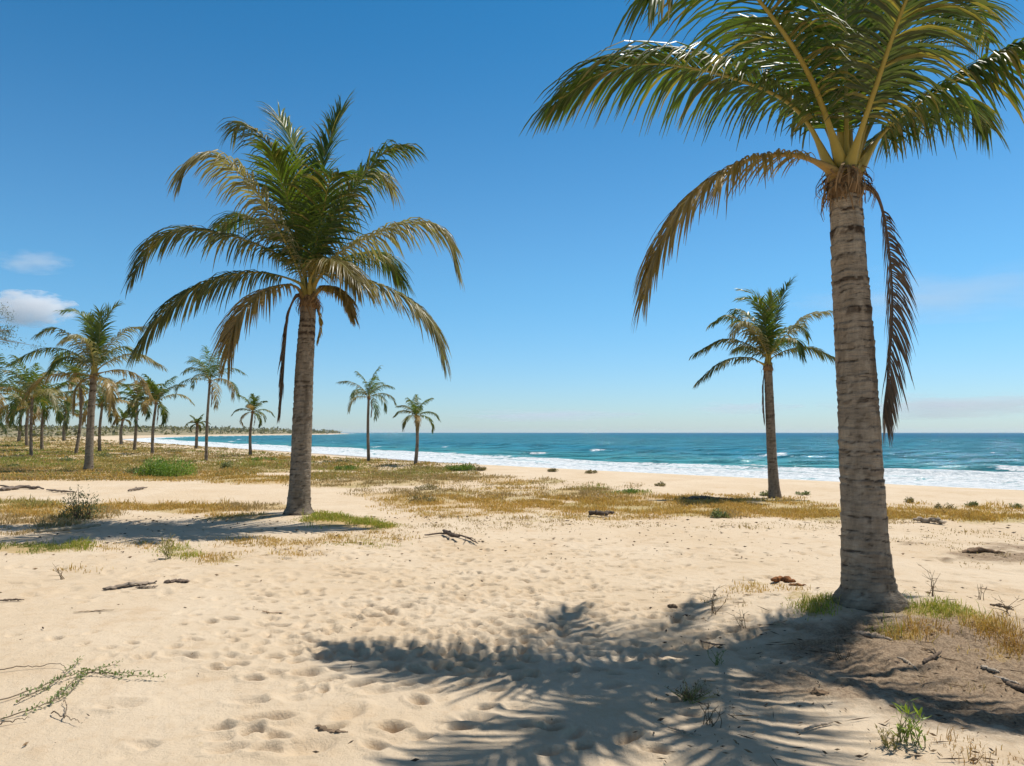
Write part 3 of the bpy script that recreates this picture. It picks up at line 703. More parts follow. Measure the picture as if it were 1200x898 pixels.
def gen_palm(bpx, bpy_, cpx, cpy, span, label, nf=13, seed=0, tone=.6, green=None):
    """a smaller palm further off: base and crown centre in the photo, span = half width of the crown in its pixels"""
    global rng
    rng_keep = rng; rng = np.random.default_rng(1000 + seed)
    x, y, z = map(float, G(bpx, bpy_))
    b = np.array([x, y, z]); top = P(cpx, cpy, y)
    t = empty('coconut_palm', b, label, 'palm tree', PALM_GROUP)
    px = y / F
    H_ = top[2] - z
    md = b * .5 + top * .5 + np.array([rng.normal(0, .03) * H_, rng.normal(0, .02) * H_, 0])
    w = max(.2, 4.0 * px)
    trunk_mesh(t, [b - (0, 0, .1), b + (0, 0, .05), md, top], np.array([1.35, 1.15, .95, .8]) * w * .82, 12, .12, .2, False, tone)
    sheath(t, top, w * .36, w * 1.0, 8)
    R_ = span * px
    az0 = rng.uniform(0, 6.28)
    for k in range(nf):
        f = k / (nf - 1)
        az = az0 + k * 2.39996 + rng.normal(0, .25)
        e = R(82 - 84 * f ** 1.1 + rng.normal(0, 7))
        Lf = R_ * (1.05 + .25 * rng.random()) * (.95 if f < .25 else 1.1)
        pts = [top]; d = e; cur = top.copy()
        for q in range(4):
            cur = cur + np.array([math.cos(az) * math.cos(d), math.sin(az) * math.cos(d), math.sin(d)]) * Lf / 4
            pts.append(cur.copy()); d -= R(8 + 17 * f + 7 * q * (.3 + f))
        if f < .3: kd = 'young'
        elif f < .6: kd = 'green' if rng.random() < .6 else 'grey'
        else: kd = ('grey', 'green', 'green', 'brown', 'pale')[rng.integers(5)]
        if green and rng.random() < green: kd = 'brown'
        frond(t, pts, kd, R_ * .37, 38, max(.04, (1.15 if bpx < 200 else .85) * px), .95, .15, max(.018, .28 * px), 3, False, u0=.12, seg=4)
    if rng.random() < .6:
        frond(t, [top, top + (.15, -.05, -.15), top + (.2, -.1, -R_ * .4), top + (.15, -.1, -R_ * .75)], 'dead', R_ * .15, 14, .05, 1.4, .1, .02, 2, False, angle=(40, 15), seg=4, label='dead brown frond hanging beside the trunk')
    rng = rng_keep
    return t
gens = [
 (432, 541, 432, 466, 31, 'taller of the two small palms standing together in the centre by the surf', 12),
 (487, 545, 488, 488, 25, 'shorter of the two small palms standing together in the centre by the surf', 11),
 (241.5, 540, 246, 447, 38, 'tall slender palm standing alone between the left grove and the middle palm', 13),
 (293.5, 534.5, 296, 483, 20, 'small palm standing alone on the dune behind the crown tip of the tall palm', 11),
 (230, 526, 231, 497, 11, 'tiny far palm just left of the tall slender palm, seen against the bay', 10),
 (178.5, 532, 183, 472, 32, 'rightmost palm of the left grove with a dense dark crown', 14),
 (157.5, 528, 160, 472, 27, 'thin palm touching crowns with the rightmost palm of the left grove', 12),
 (142, 521, 144, 492, 13, 'smallest palm of the left grove, far back in a gap between the taller trunks', 10),
 (116.5, 530, 120, 474, 30, 'grove palm half hidden just right of the tallest grove palm', 13),
 (89, 532.5, 94, 452, 36, 'grove palm with a trunk leaning right, just left of the tallest grove palm', 14),
 (75, 517, 78, 484, 22, 'distant grove palm seen between two nearer trunks behind the tallest grove palm', 12),
 (49, 528.5, 51, 474, 34, 'grove palm close behind the darkest thick trunk at the left', 14),
 (36.5, 535, 38, 466, 44, 'low wide palm with a dark trunk at the left of the grove, its fronds yellowing', 16),
 (22, 517.5, 25, 476, 27, 'thin distant palm near the left edge of the photo', 12),
 (31.5, 523, 33, 478, 26, 'thin palm half hidden behind the low wide palm', 12),
 (-14, 531, -8, 462, 40, 'leftmost palm, its trunk outside the photo and only frond tips showing', 14),
]
for i, g in enumerate(gens):
    gen_palm(*g[:6], nf=g[6], seed=i, green=.16 if g[0] < 130 else .06)

# ------------------------------------------------------------------ grasses (nobody could count the blades)
def blades(x, y, z, h, w, cols, mb, lean=.75):
    n = len(x)
    az = rng.uniform(0, 2 * math.pi, n); L = np.abs(rng.normal(lean, .4, n)); 
    hh = h * rng.uniform(.45, 1.25, n)
    dx, dy = np.cos(az) * hh * L, np.sin(az) * hh * L
    wa = rng.uniform(0, 2 * math.pi, n); ww = w * rng.uniform(.6, 1.3, n) * .5
    wx, wy = np.cos(wa) * ww, np.sin(wa) * ww
    V = np.stack([np.stack([x - wx, y - wy, z - .01], -1), np.stack([x + wx, y + wy, z - .01], -1),
                  np.stack([x + dx * .35 - wx * .8, y + dy * .35 - wy * .8, z + hh * .6], -1), np.stack([x + dx * .35 + wx * .8, y + dy * .35 + wy * .8, z + hh * .6], -1),
                  np.stack([x + dx, y + dy, z + hh * (1 - .25 * L)], -1)], 1)
    i = np.arange(n)[:, None] * 5
    f = np.concatenate([i + np.array([[0, 1, 3, 2]]), i + np.array([[2, 3, 4, 4]])])
    mb.add(V.reshape(-1, 3), f, np.repeat(cols, 5, 0))
tuft_mb = {}
for px, py, rx, ry, kd, nb, hh in PATCH:
    nt_ = max(4, int(nb * (2.4 if py < 660 else 1.1)) // 14)
    a = rng.uniform(0, 2 * math.pi, nt_); q = np.sqrt(rng.random(nt_)) * rng.uniform(.75, 1.25, nt_)
    tx, ty, tz = G(px + rx * q * np.cos(a), np.maximum(py + ry * q * np.sin(a), 513))
    m = (np.hypot(tx, ty) < 180) & (perlin(tx * 1.1, ty * 1.1, 401) + .5 * perlin(tx * 3.1, ty * 3.1, 403) > -.12)
    tx, ty = tx[m], ty[m]
    ts = np.clip(np.exp(rng.normal(-.2, .5, len(tx))), .3, 2.6); k = 14
    spread = .035 + .004 * np.hypot(tx, ty)
    bx = np.repeat(tx, k) + rng.normal(0, 1, len(tx) * k) * np.repeat(spread, k)
    by = np.repeat(ty, k) + rng.normal(0, 1, len(tx) * k) * np.repeat(spread, k)
    bz = ground_h(bx, by)
    pal = np.array(GC[kd]); ci = rng.integers(0, 3, len(bx)); cols = pal[ci] * rng.uniform(.8, 1.15, (len(bx), 1))
    dist = np.hypot(bx, by)
    fam = 'green_grass' if kd in ('green', 'lime') else 'dry_grass'
    mb = tuft_mb.setdefault(fam, MB())
    blades(bx, by, bz, hh * (.40 if py < 660 else .72) * np.repeat(ts, k), np.maximum(.004, .0008 * dist), cols, mb)
for fam, mb in tuft_mb.items():
    tag(mb.build(fam, M_GRASS, smooth=False), kind='stuff')
# wider field of scrubby grass on the dune behind
mb = MB(); n = 26000
px = rng.uniform(-160, 560, n); py = 511.5 + 52 * rng.random(n) ** 1.15
x, y, z = G(px, py); s = shore_s(x, y); r = np.hypot(x, y)
m = (s > 11) & (r > 24) & (r < 330) & (fbm(x / 6, y / 6, 3, 91) > -.32) & (py < 566)
x, y, r = x[m], y[m], r[m]; k = 5
x = np.repeat(x, k) + rng.normal(0, .12, len(x) * k); y = np.repeat(y, k) + rng.normal(0, .12, len(y) * k); r = np.repeat(r, k)
nn = fbm(x / 8, y / 8, 3, 411)
pal = np.array([GC['olive'][0], GC['straw'][0], GC['brown'][1], GC['green'][1]])
ci = np.clip(np.round(1.3 + nn * 4 + rng.normal(0, .7, len(x))), 0, 3).astype(int)
blades(x, y, ground_h(x, y), (.05 + .0006 * r) * np.clip(1 + 2.6 * fbm(x / 1.6, y / 1.6, 2, 413), .35, 2.8), .0009 * r, pal[ci] * rng.uniform(.62, .9, (len(x), 1)), mb, .9)
tag(mb.build('dune_grass', M_GRASS, smooth=False), kind='stuff')
# straw and leaf crumbs lying on the sand
mb = MB(); n = 4600
px = rng.uniform(-20, 1220, n); py = 606 + 292 * rng.random(n) ** 2.2
keepm = (rng.random(n) < np.where((px > 760) & (py > 690), .8, np.where(py < 660, .8, .06)))
px, py = px[keepm], py[keepm]; n = len(px)
x, y, z = G(px, py); L = .005 + .022 * rng.random(n) ** 2.0 * (1 + .05 * y); w = L * rng.uniform(.12, .4, n); tw = (rng.random(n) < .25) & (px > 800); L = np.where(tw, L * rng.uniform(1.5, 4, n), L); w = np.where(tw, .004, w); a = rng.uniform(0, 6.28, n)
ux, uy = np.cos(a), np.sin(a)
def off(du, dw, dz): return np.stack([x + ux * L * du - uy * w * dw, y + uy * L * du + ux * w * dw, z + .014 + dz * w], -1)
V = np.stack([off(-1, 0, 0), off(0, -.7, .1), off(1, 0, .15), off(0, .7, .1), off(0, 0, .9), off(0, 0, -.9)], 1)
i = np.arange(n)[:, None] * 6
f = np.concatenate([i + np.array([t]) for t in ((0, 1, 4, 4), (1, 2, 4, 4), (2, 3, 4, 4), (3, 0, 4, 4), (1, 0, 5, 5), (2, 1, 5, 5), (3, 2, 5, 5), (0, 3, 5, 5))])
pal = np.array([(.10, .065, .04), (.17, .11, .06), (.24, .16, .09), (.07, .05, .035)])
mb.add(V.reshape(-1, 3), f, np.repeat(pal[rng.integers(0, 4, n)], 6, 0))
tag(mb.build('leaf_litter', M_DEBRIS, smooth=False), kind='stuff')

# ------------------------------------------------------------------ bushes, shrubs, plants
def leaf_quads(mb, c, d, L, W, cols):
    """one folded leaf at each c along d"""
    n = len(c); up = np.array([0, 0, 1.0])
    S = nrm(np.cross(d, up) + 1e-6 + rng.normal(0, .3, (n, 3))); Q = np.cross(S, d)
    L = np.asarray(L)[:, None]; W = np.asarray(W)[:, None]
    V = np.stack([c, c + d * L * .5 - S * W + Q * W * .3, c + d * L, c + d * L * .5 + S * W + Q * W * .3], 1)
    i = np.arange(n)[:, None] * 4
    mb.add(V.reshape(-1, 3), i + np.array([[0, 1, 2, 3]]), np.repeat(cols, 4, 0))

def bush(px, py, wpx, hpx, label, cols, name='bush', cat='bush', n=1800, leaf=None, group=None, lumps=9, woody=True):
    x, y, z = map(float, G(px, py)); s = y / F
    a, h = wpx * s / 2, hpx * s * (1.45 if wpx > 45 else 1.0)
    t = empty(name, (x, y, z), label, cat, group)
    mb = MB(); st = MB(); pal = np.array(cols)
    lf = leaf or max(.05, 2.2 * s)
    for k in range(lumps):
        lx = x + rng.uniform(-.72, .72) * a; ly = y + rng.uniform(-.7, .7) * a * .8
        rr = a * rng.uniform(.28, .5); hh = h * rng.uniform(.6, 1.05) * (1 - .35 * abs(lx - x) / a)
        m = n // lumps
        v = nrm(rng.normal(0, 1, (m, 3))); v[:, 2] = np.abs(v[:, 2])
        q = rng.random(m)[:, None] ** .4
        c = np.array([lx, ly, z]) + v * q * np.array([rr, rr, hh * .95])
        d = nrm(v * .8 + rng.normal(0, .6, (m, 3)) + (0, 0, .35))
        leaf_quads(mb, c, d, lf * rng.uniform(.6, 1.3, m), lf * rng.uniform(.18, .34, m), pal[rng.integers(0, len(pal), m)] * rng.uniform(.75, 1.25, (m, 1)))
        for _ in range(3):
            e = c[rng.integers(0, m)]
            b0 = np.array([x + (lx - x) * .4, y + (ly - y) * .4, z - .03])
            st.tube(np.array([b0, (b0 + e) / 2 + (0, 0, .1 * h), e]), np.array([1, .7, .3]) * max(.008, .25 * s), 5, (.16, .11, .07))
    mb.build('foliage', M_SHRUB, t, smooth=False)
    if woody: st.build('stems', M_WOOD, t)
    return t
GREEN = [(.10, .19, .03), (.15, .25, .045), (.07, .13, .025), (.20, .28, .06)]
SAGE = [(.17, .20, .09), (.23, .25, .12), (.12, .15, .06)]
DRY = [(.27, .21, .12), (.21, .17, .09), (.30, .25, .15), (.17, .16, .07)]
bush(197, 558, 66, 20, 'round bright green bush on the dune in front of the left grove', [(.15, .27, .04), (.20, .32, .055), (.10, .19, .03), (.26, .35, .07)], n=6000, lumps=14)
bush(160, 556, 22, 12, 'low olive bush touching the left side of the round green bush', SAGE, n=700)
bush(539, 551.5, 38, 9, 'low dark green bush at the edge of the beach in the centre', GREEN, n=1200)
bush(563, 551.5, 14, 4.5, 'small grey bush against the right end of the low green one', DRY, n=350)
bush(97, 609, 62, 34, 'scraggly shrub with grey-green leaves beside the middle palm\'s shadow', SAGE, 'shrub', 'shrub', 900, lumps=11)
bush(845, 607, 24, 12, 'small grey-green tuft shrub on the yellow grass left of the slim palm', SAGE, 'shrub', 'shrub', 420)
bush(405, 551, 26, 7, 'light green low bush on the dune right of the tall palm trunk', GREEN, n=500)
bush(266, 549, 18, 9, 'dark little bush on the dune beside the tall slender palm', SAGE, n=380)
bush(648, 553, 14, 4, 'leftmost of the small dark bushes along the beach edge', DRY, n=260)
bush(694, 555, 13, 4, 'second from left of the small dark bushes along the beach edge', DRY, n=260)
bush(774, 570, 14, 5, 'small dark bush on the pale beach left of the slim palm', DRY, n=260)
bush(735, 578, 30, 6, 'flat green bush on the sand strip before the yellow grass', GREEN, n=420)
bush(896, 581, 12, 8, 'dark weed at the left foot of the slim palm', SAGE, 'weed', 'plant', 240)
bush(940, 580, 20, 5, 'pale weed just right of the slim palm\'s foot', SAGE, 'weed', 'plant', 260)
bush(1064, 589, 14, 7, 'small grey shrub at the beach edge right of the big trunk', DRY, 'shrub', 'shrub', 240)
bush(1108, 598, 22, 9, 'dry brown shrub on the yellow grass right of the big trunk', DRY, 'shrub', 'shrub', 320)
bush(1140, 594, 13, 7, 'small dark shrub third along the beach edge right of the big trunk', SAGE, 'shrub', 'shrub', 240)
bush(1191, 596, 14, 8, 'dark shrub at the right edge of the yellow grass', SAGE, 'shrub', 'shrub', 240)
bush(500, 574, 40, 7, 'dry brown shrub low on the field right of the tall palm', DRY, n=500, name='shrub', cat='shrub')
bush(495, 588, 34, 11, 'dry grey shrub between the open sand and the yellow grass', DRY, n=420, name='shrub', cat='shrub')
bush(78, 541, 20, 6, 'dark bush among the left grove trunks', SAGE, n=300)
bush(120, 536, 26, 6, 'olive bush behind the tallest grove palm', SAGE, n=300)
bush(205, 531, 22, 5, 'greyish bush on the dune just right of the grove', DRY, n=300)
bush(310, 540, 26, 5, 'low green bush near the small palm alone on the dune', GREEN, n=300)
bush(17, 548, 14, 5, 'dark bush at the left end of the dune', SAGE, n=250)
# one tree whose branch tip enters at the left edge
x, y, z = map(float, G(-70, 545))
t = empty('leafy_tree', (x, y, z), 'grey-leaved tree whose branch tip shows at the left edge above the palms', 'tree')
px_ = y / F
tp = P(-60, 400, y)
MB().tube(spline([(x, y, z - .1), (x + .1, y, z + 2), tp], 14)[0], np.linspace(.2, .09, 14), 9, (.2, .16, .12)).build('trunk', M_TRUNK, t)
mb = MB(); st = MB()
for k in range(60):
    e = P(rng.uniform(-120, 0), rng.uniform(355, 440), y) + np.array([0, rng.normal(0, 1.2), 0])
    if k < 7: e = P(rng.uniform(2, 14), 392 + rng.normal(0, 6), y + rng.normal(0, .3))
    mdp = (tp + e) / 2 + (0, 0, .25)
    st.tube(spline([tp - (0, 0, .6 * rng.random()), mdp, e], 6)[0], np.linspace(.035, .008, 6), 4, (.2, .16, .12))
    m = 60; c = e + rng.normal(0, .17, (m, 3)); d = nrm(rng.normal(0, 1, (m, 3)) + (0, 0, -.2))
    leaf_quads(mb, c, d, rng.uniform(.08, .18, m), rng.uniform(.012, .03, m), np.array([(.10, .12, .06)]) * rng.uniform(.7, 1.3, (m, 1)))
st.build('branches', M_WOOD, t); mb.build('crown', M_SHRUB, t, smooth=False)
# far wood on the headland
mb = MB()
n = 1500
th = np.radians(rng.uniform(-47, -12, n)); rr = rng.uniform(260, 1900, n) ; x = rr * np.sin(th); y = rr * np.cos(th)
s = shore_s(x, y); m_ = (s > 14) & (fbm(x / 60, y / 60, 3, 431) > -.1 - .25 * (rr > 700)); x, y, rr = x[m_], y[m_], rr[m_]; z = ground_h(x, y)
for q in range(9):
    n = len(x); sz = (.55 + .0010 * rr) * rng.uniform(.5, 1.5, n)
    c = np.stack([x, y, z], -1) + rng.normal(0, 1, (n, 3)) * (sz * np.array([[1.5], [1.5], [.35]])).T + np.stack([0 * x, 0 * x, sz * .9], -1)
    d = nrm(rng.normal(0, 1, (n, 3)))
    leaf_quads(mb, c, d, sz * 1.9, sz * .8, np.array([(.14, .14, .065)]) * rng.uniform(.6, 1.4, (n, 1)))
tag(mb.build('far_scrub', M_SHRUB, smooth=False), kind='stuff')

def sprout(px, py, hpx, label, cols, nst=8, name='weed', spread=.5, leafy=True, dry=False):
    x, y, z = map(float, G(px, py)); s = y / F; h = hpx * s
    t = empty(name, (x, y, z), label, 'plant')
    st = MB(); lf = MB(); pal = np.array(cols)
    for k in range(nst):
        a = rng.uniform(0, 6.28); q = rng.uniform(.1, spread) * h; hh = h * rng.uniform(.45, 1)
        e = np.array([x + q * math.cos(a), y + q * math.sin(a), z + hh]); b0 = np.array([x + rng.normal(0, .02), y + rng.normal(0, .02), z - .01])
        pth, _ = spline([b0, (b0 + e) / 2 + rng.normal(0, .08 * h, 3) * (1, 1, .3), e], 9)
        st.tube(pth, np.linspace(.0032, .001, 9), 5, (.17, .12, .07) if dry else (.24, .24, .08))
        if dry:
            for _ in range(2):
                b1 = pth[rng.integers(3, 8)]; st.tube(np.array([b1, b1 + rng.normal(0, .25 * h, 3) * (1, 1, .5) + (0, 0, .12 * h)]), [.002, .0008], 4, (.15, .11, .07))
        if leafy:
            m = 9; ii = rng.integers(2, 9, m); d = nrm(rng.normal(0, .7, (m, 3)) + (0, 0, .8))
            leaf_quads(lf, pth[ii], d, h * rng.uniform(.16, .34, m), h * rng.uniform(.022, .045, m), pal[rng.integers(0, len(pal), m)] * rng.uniform(.8, 1.2, (m, 1)))
    st.build('stems', M_WOOD, t)
    if leafy: lf.build('leaves', M_SHRUB, t, smooth=False)
    return t
LIME = [(.26, .34, .05), (.34, .38, .08), (.20, .28, .05)]
sprout(1056, 872, 50, 'yellow-green seedling growing from the sand at lower right', LIME, 8)
sprout(1074, 876, 36, 'short lime shoot beside the yellow-green seedling', LIME, 5)
sprout(1040, 878, 26, 'dry straw tuft at the left of the yellow-green seedling', [(.36, .28, .12)], 9, 'grass_tuft')
sprout(837, 720, 38, 'dead thin twiggy plant on the sand left of the big trunk', LIME, 6, 'dry_plant', .5, False, True)
sprout(870, 738, 24, 'dead twiggy plant, second and lower one left of the big trunk', LIME, 5, 'dry_plant', .6, False, True)
sprout(1092, 703, 32, 'dark bare twigs standing up just right of the big trunk', LIME, 5, 'dry_plant', .5, False, True)
sprout(1148, 706, 18, 'small bare twigs sticking up behind the lime grass at the right', LIME, 4, 'dry_plant', .6, False, True)
sprout(1180, 722, 26, 'bare crooked twig by the right edge beyond the orange grass', LIME, 4, 'dry_plant', .9, False, True)
sprout(835, 850, 30, 'dry brown weed inside the crown shadow of the big palm', LIME, 9, 'dry_plant', .6, False, True)
sprout(988, 775, 22, 'small dry weed on the dirt below the big trunk', LIME, 5, 'dry_plant', .8, False, True)
sprout(75, 678, 20, 'dry brown stalks on the sand at left, above the grey bark', LIME, 6, 'dry_plant', .7, False, True)
sprout(196, 655, 26, 'straw-coloured stalks beside the green tuft before the middle palm\'s shadow', [(.34, .29, .12)], 8, 'grass_tuft')
sprout(840, 780, 18, 'dark weed where the trunk shadow meets the crown shadow', SAGE, 7, 'weed', .7)

# creeping vine at lower left
x, y, z = map(float, G(70, 815))
t = empty('creeping_vine', (x, y, z), 'sprawling creeper with small grey-green leaves on the sand at lower left', 'plant')
st = MB(); lf = MB()
runs = [[(0, 824), (40, 812), (80, 797), (110, 788), (150, 796), (190, 798)], [(0, 845), (30, 838), (70, 822), (90, 806), (100, 790)], [(-10, 790), (30, 785), (70, 783), (78, 790)],
        [(0, 852), (30, 846), (34, 846)], [(60, 838), (78, 845), (93, 851)], [(60, 826), (90, 800), (125, 785), (140, 779)], [(20, 826), (60, 806), (95, 776)], [(100, 792), (140, 793), (170, 790)], [(75, 845), (78, 832), (74, 824)]]
for k, rn_ in enumerate(runs):
    q = np.array(rn_, float); xs, ys, zs = G(q[:, 0], q[:, 1])
    pth, L = spline(np.stack([xs, ys, zs + .02], 1), 26)
    pth[:, 2] = ground_h(pth[:, 0], pth[:, 1]) + .010 + .012 * np.abs(np.sin(np.linspace(0, 5 + k, 26))) + .010 * rng.random(26)
    st.tube(pth, np.linspace(.0042, .0015, 26), 5, (.21, .16, .11))
    if k in (0, 1, 5, 6, 7):
        m = int(L * 115); ii = rng.integers(0 if k else 3, 26, m)
        d = nrm(rng.normal(0, 1, (m, 3)) + (0, 0, .9))
        leaf_quads(lf, pth[ii] + rng.normal(0, .012, (m, 3)) * (1, 1, .4), d, rng.uniform(.014, .032, m), rng.uniform(.004, .009, m), np.array([(.19, .25, .09), (.27, .31, .13), (.14, .18, .06)])[rng.integers(0, 3, m)])
st.build('stems', M_WOOD, t); lf.build('leaves', M_SHRUB, t, smooth=False)

# ------------------------------------------------------------------ driftwood, bark, sticks, husks
def stick(pts, r, label, name='stick', cat='stick', col=(.30, .24, .18), lift=.012, flat=1.0, fork=0):
    q = np.array(pts, float); xs, ys, zs = G(q[:, 0], q[:, 1])
    n = 22
    pth, L = spline(np.stack([xs, ys, zs], 1), n)
    t_ = np.linspace(0, 1, n)
    pth[:, 2] = ground_h(pth[:, 0], pth[:, 1]) + lift + r * flat * .6
    pth += rng.normal(0, r * .18, pth.shape)
    org = pth[n // 2].copy(); org[2] = float(ground_h(org[0], org[1]))
    rad = r * (.35 + .65 * np.sin(np.clip(t_ * 1.05 + .04, 0, 1) * math.pi) ** .5) * (1 + .16 * rng.normal(0, 1, n))
    mm = rng.random((n, 1)); cc = np.array(col) * (.7 + .6 * mm)
    mb = MB().tube(pth, np.abs(rad) + r * .12, 10, cc, squash=flat)
    for k in range(fork):
        i = rng.integers(6, 17); d = nrm((pth[i] - pth[i - 3]) + np.array([rng.normal(0, .6), rng.normal(0, .6), .06]) * L * .15)
        mb.tube(np.array([pth[i], pth[i] + d * L * .14 + (0, 0, .02), pth[i] + d * L * rng.uniform(.2, .32)]), np.array([.6, .4, .15]) * r, 7, col)
    return tag(mb.build(name, M_WOOD, origin=org), label, cat)
GREY = (.26, .205, .155)
stick([(122, 692), (150, 688), (184, 684)], .045, 'long flat slab of grey bark lying on the sand at left', 'bark_slab', 'bark', GREY, .01, .35)
stick([(160, 690), (185, 689)], .022, 'thin grey splinter lying against the long bark slab', 'bark_splinter', 'bark', GREY, .01, .4)
stick([(193, 684), (208, 682), (222, 684)], .035, 'small dark bark piece right of the long grey slab', 'bark_slab', 'bark', (.17, .125, .095), .01, .35)
stick([(498, 630), (520, 628), (545, 632), (560, 640)], .017, 'dark crooked driftwood on the sand right of the middle palm', 'driftwood', 'driftwood', (.13, .095, .07), .03, .8, 2)
stick([(520, 627), (527, 631), (538, 635)], .03, 'dark stump of driftwood beside the crooked piece', 'driftwood', 'driftwood', (.11, .08, .06), .05, .9, 1)
stick([(690, 605), (704, 606), (718, 605)], .06, 'dark log at the edge of the yellow grass in the centre', 'driftwood', 'driftwood', (.10, .075, .055), .05, .7, 1)
stick([(800, 586), (830, 585), (862, 587)], .08, 'flat driftwood line on the yellow grass left of the slim palm', 'driftwood', 'driftwood', (.15, .115, .085), .01, .4, 2)
stick([(1070, 612), (1090, 613), (1108, 616)], .06, 'pale log at the edge of the grass right of the big trunk', 'driftwood', 'driftwood', (.34, .27, .2), .03, .6)
stick([(905, 684), (918, 683), (932, 686)], .030, 'reddish brown piece of rotten wood behind the lime tuft', 'rotten_wood', 'driftwood', (.27, .115, .045), .02, .8)
stick([(925, 688), (945, 689)], .018, 'thin reddish splinter next to the rotten wood', 'wood_splinter', 'driftwood', (.28, .14, .06), .01, .6)
stick([(1000, 745), (1022, 749), (1046, 754)], .030, 'flat pale piece of bark at the foot of the big trunk', 'bark_slab', 'bark', (.33, .25, .18), .014, .55)
stick([(1052, 775), (1062, 780), (1076, 790)], .011, 'pale stick stuck in the dirt below the big trunk', 'stick', 'stick', (.36, .28, .2), .02, 1, 1)
stick([(1082, 783), (1093, 777), (1104, 770)], .011, 'dark crooked stick in the dirt right of the pale one', 'stick', 'stick', (.14, .10, .07), .03, 1, 2)
stick([(1040, 778), (1052, 781), (1060, 784)], .022, 'dark bark chip in the dirt below the big trunk', 'bark_chip', 'bark', (.12, .085, .06), .012, .5)
stick([(1150, 785), (1163, 789), (1172, 791)], .014, 'bleached stick near the right edge, the upper of two', 'stick', 'stick', (.45, .37, .28), .014, .7)
stick([(1165, 796), (1180, 801), (1196, 806)], .010, 'bleached stick near the right edge, the lower of two', 'stick', 'stick', (.42, .34, .26), .012, 1)
stick([(1180, 806), (1200, 812), (1215, 815)], .02, 'dark stick at the right edge of the sand', 'stick', 'stick', (.14, .10, .07), .012, .7)
stick([(940, 860), (955, 854), (975, 850)], .007, 'thin pale twig in the sand below the shadow', 'twig', 'stick', (.40, .32, .24), .01, 1)
stick([(783, 855), (805, 862), (822, 865)], .006, 'thin twig inside the crown shadow', 'twig', 'stick', (.34, .27, .2), .01, 1)
stick([(815, 752), (835, 757), (850, 758)], .006, 'thin dark twig beside the trunk shadow', 'twig', 'stick', (.2, .15, .11), .01, 1)
stick([(372, 853), (388, 860), (408, 861)], .016, 'curled dry brown leaf on the sand at bottom', 'dry_leaf', 'leaf', (.20, .14, .09), .012, .3)
stick([(308, 718), (318, 720), (332, 719)], .012, 'dry brown leaf on the trodden sand', 'dry_leaf', 'leaf', (.25, .165, .10), .01, .3)
stick([(86, 719), (110, 717), (134, 716)], .009, 'thin tan strip of leaf on the smooth sand at left', 'dry_leaf', 'leaf', (.36, .26, .17), .008, .4)
stick([(0, 706), (14, 705), (28, 705)], .012, 'dark twig at the left edge of the sand', 'twig', 'stick', (.15, .11, .08), .012, .7)
stick([(0, 576), (25, 573), (52, 574)], .07, 'dark driftwood line on the pale sand strip at far left', 'driftwood', 'driftwood', (.15, .115, .09), .03, .6, 1)
stick([(55, 576), (75, 578), (90, 579)], .03, 'thin branch trailing right from the far-left driftwood', 'branch', 'stick', (.22, .17, .13), .03, .8, 1)
stick([(150, 577), (162, 575), (172, 573)], .035, 'small bent branch on the pale sand strip', 'branch', 'stick', (.17, .13, .1), .03, .8, 1)
stick([(40, 628), (80, 624), (118, 619)], .028, 'pale fallen branch at the edge of the middle palm\'s shadow', 'branch', 'stick', (.38, .30, .2), .04, .9, 1)
stick([(1128, 650), (1150, 648), (1176, 650)], .05, 'heap-like brown root mat on the sand at right', 'root_mat', 'root', (.20, .13, .08), .015, .5, 2)
stick([(1160, 714), (1172, 716), (1188, 720)], .010, 'thin dark branch on the sand by the right edge', 'branch', 'stick', (.13, .1, .075), .02, 1, 2)
def clod(px, py, rpx, label, col, name='dirt_clod', cat='clod', sq=.55):
    x, y, z = map(float, G(px, py)); r = rpx * y / F
    import bmesh
    bm = bmesh.new(); bmesh.ops.create_icosphere(bm, subdivisions=4, radius=1)
    v = np.array([q.co[:] for q in bm.verts]); f = np.array([[q.index for q in p.verts] for p in bm.faces]); bm.free()
    k = .8 + .6 * fbm(v[:, 0] * 2.2 + px, v[:, 1] * 2.2 + v[:, 2] * 1.5, 5, 501, .65) + .5 * np.abs(fbm(v[:, 2] * 3 + py, v[:, 0] * 3, 3, 503))
    v = v * k[:, None] * r * np.array([1.2, 1, sq]) + np.array([x, y, z + r * sq * .3])
    return tag(MB().add(v, f, col).build(name, M_DEBRIS, origin=(x, y, z)), label, cat)
clod(960, 816, 10, 'brown clod of dirt with twigs at the edge of the frond shadow', (.19, .125, .075))
clod(788, 712, 5, 'small dark clod on the sand left of the grass tuft', (.16, .11, .07))
clod(912, 733, 6, 'pale pebble left of the big trunk\'s lime tuft', (.36, .27, .18), 'pebble', 'pebble')
sprout(806, 822, 17, 'flat clump of matted dead grass inside the crown shadow', [(.20, .14, .07), (.15, .10, .055)], 34, 'grass_tuft', 2.2)
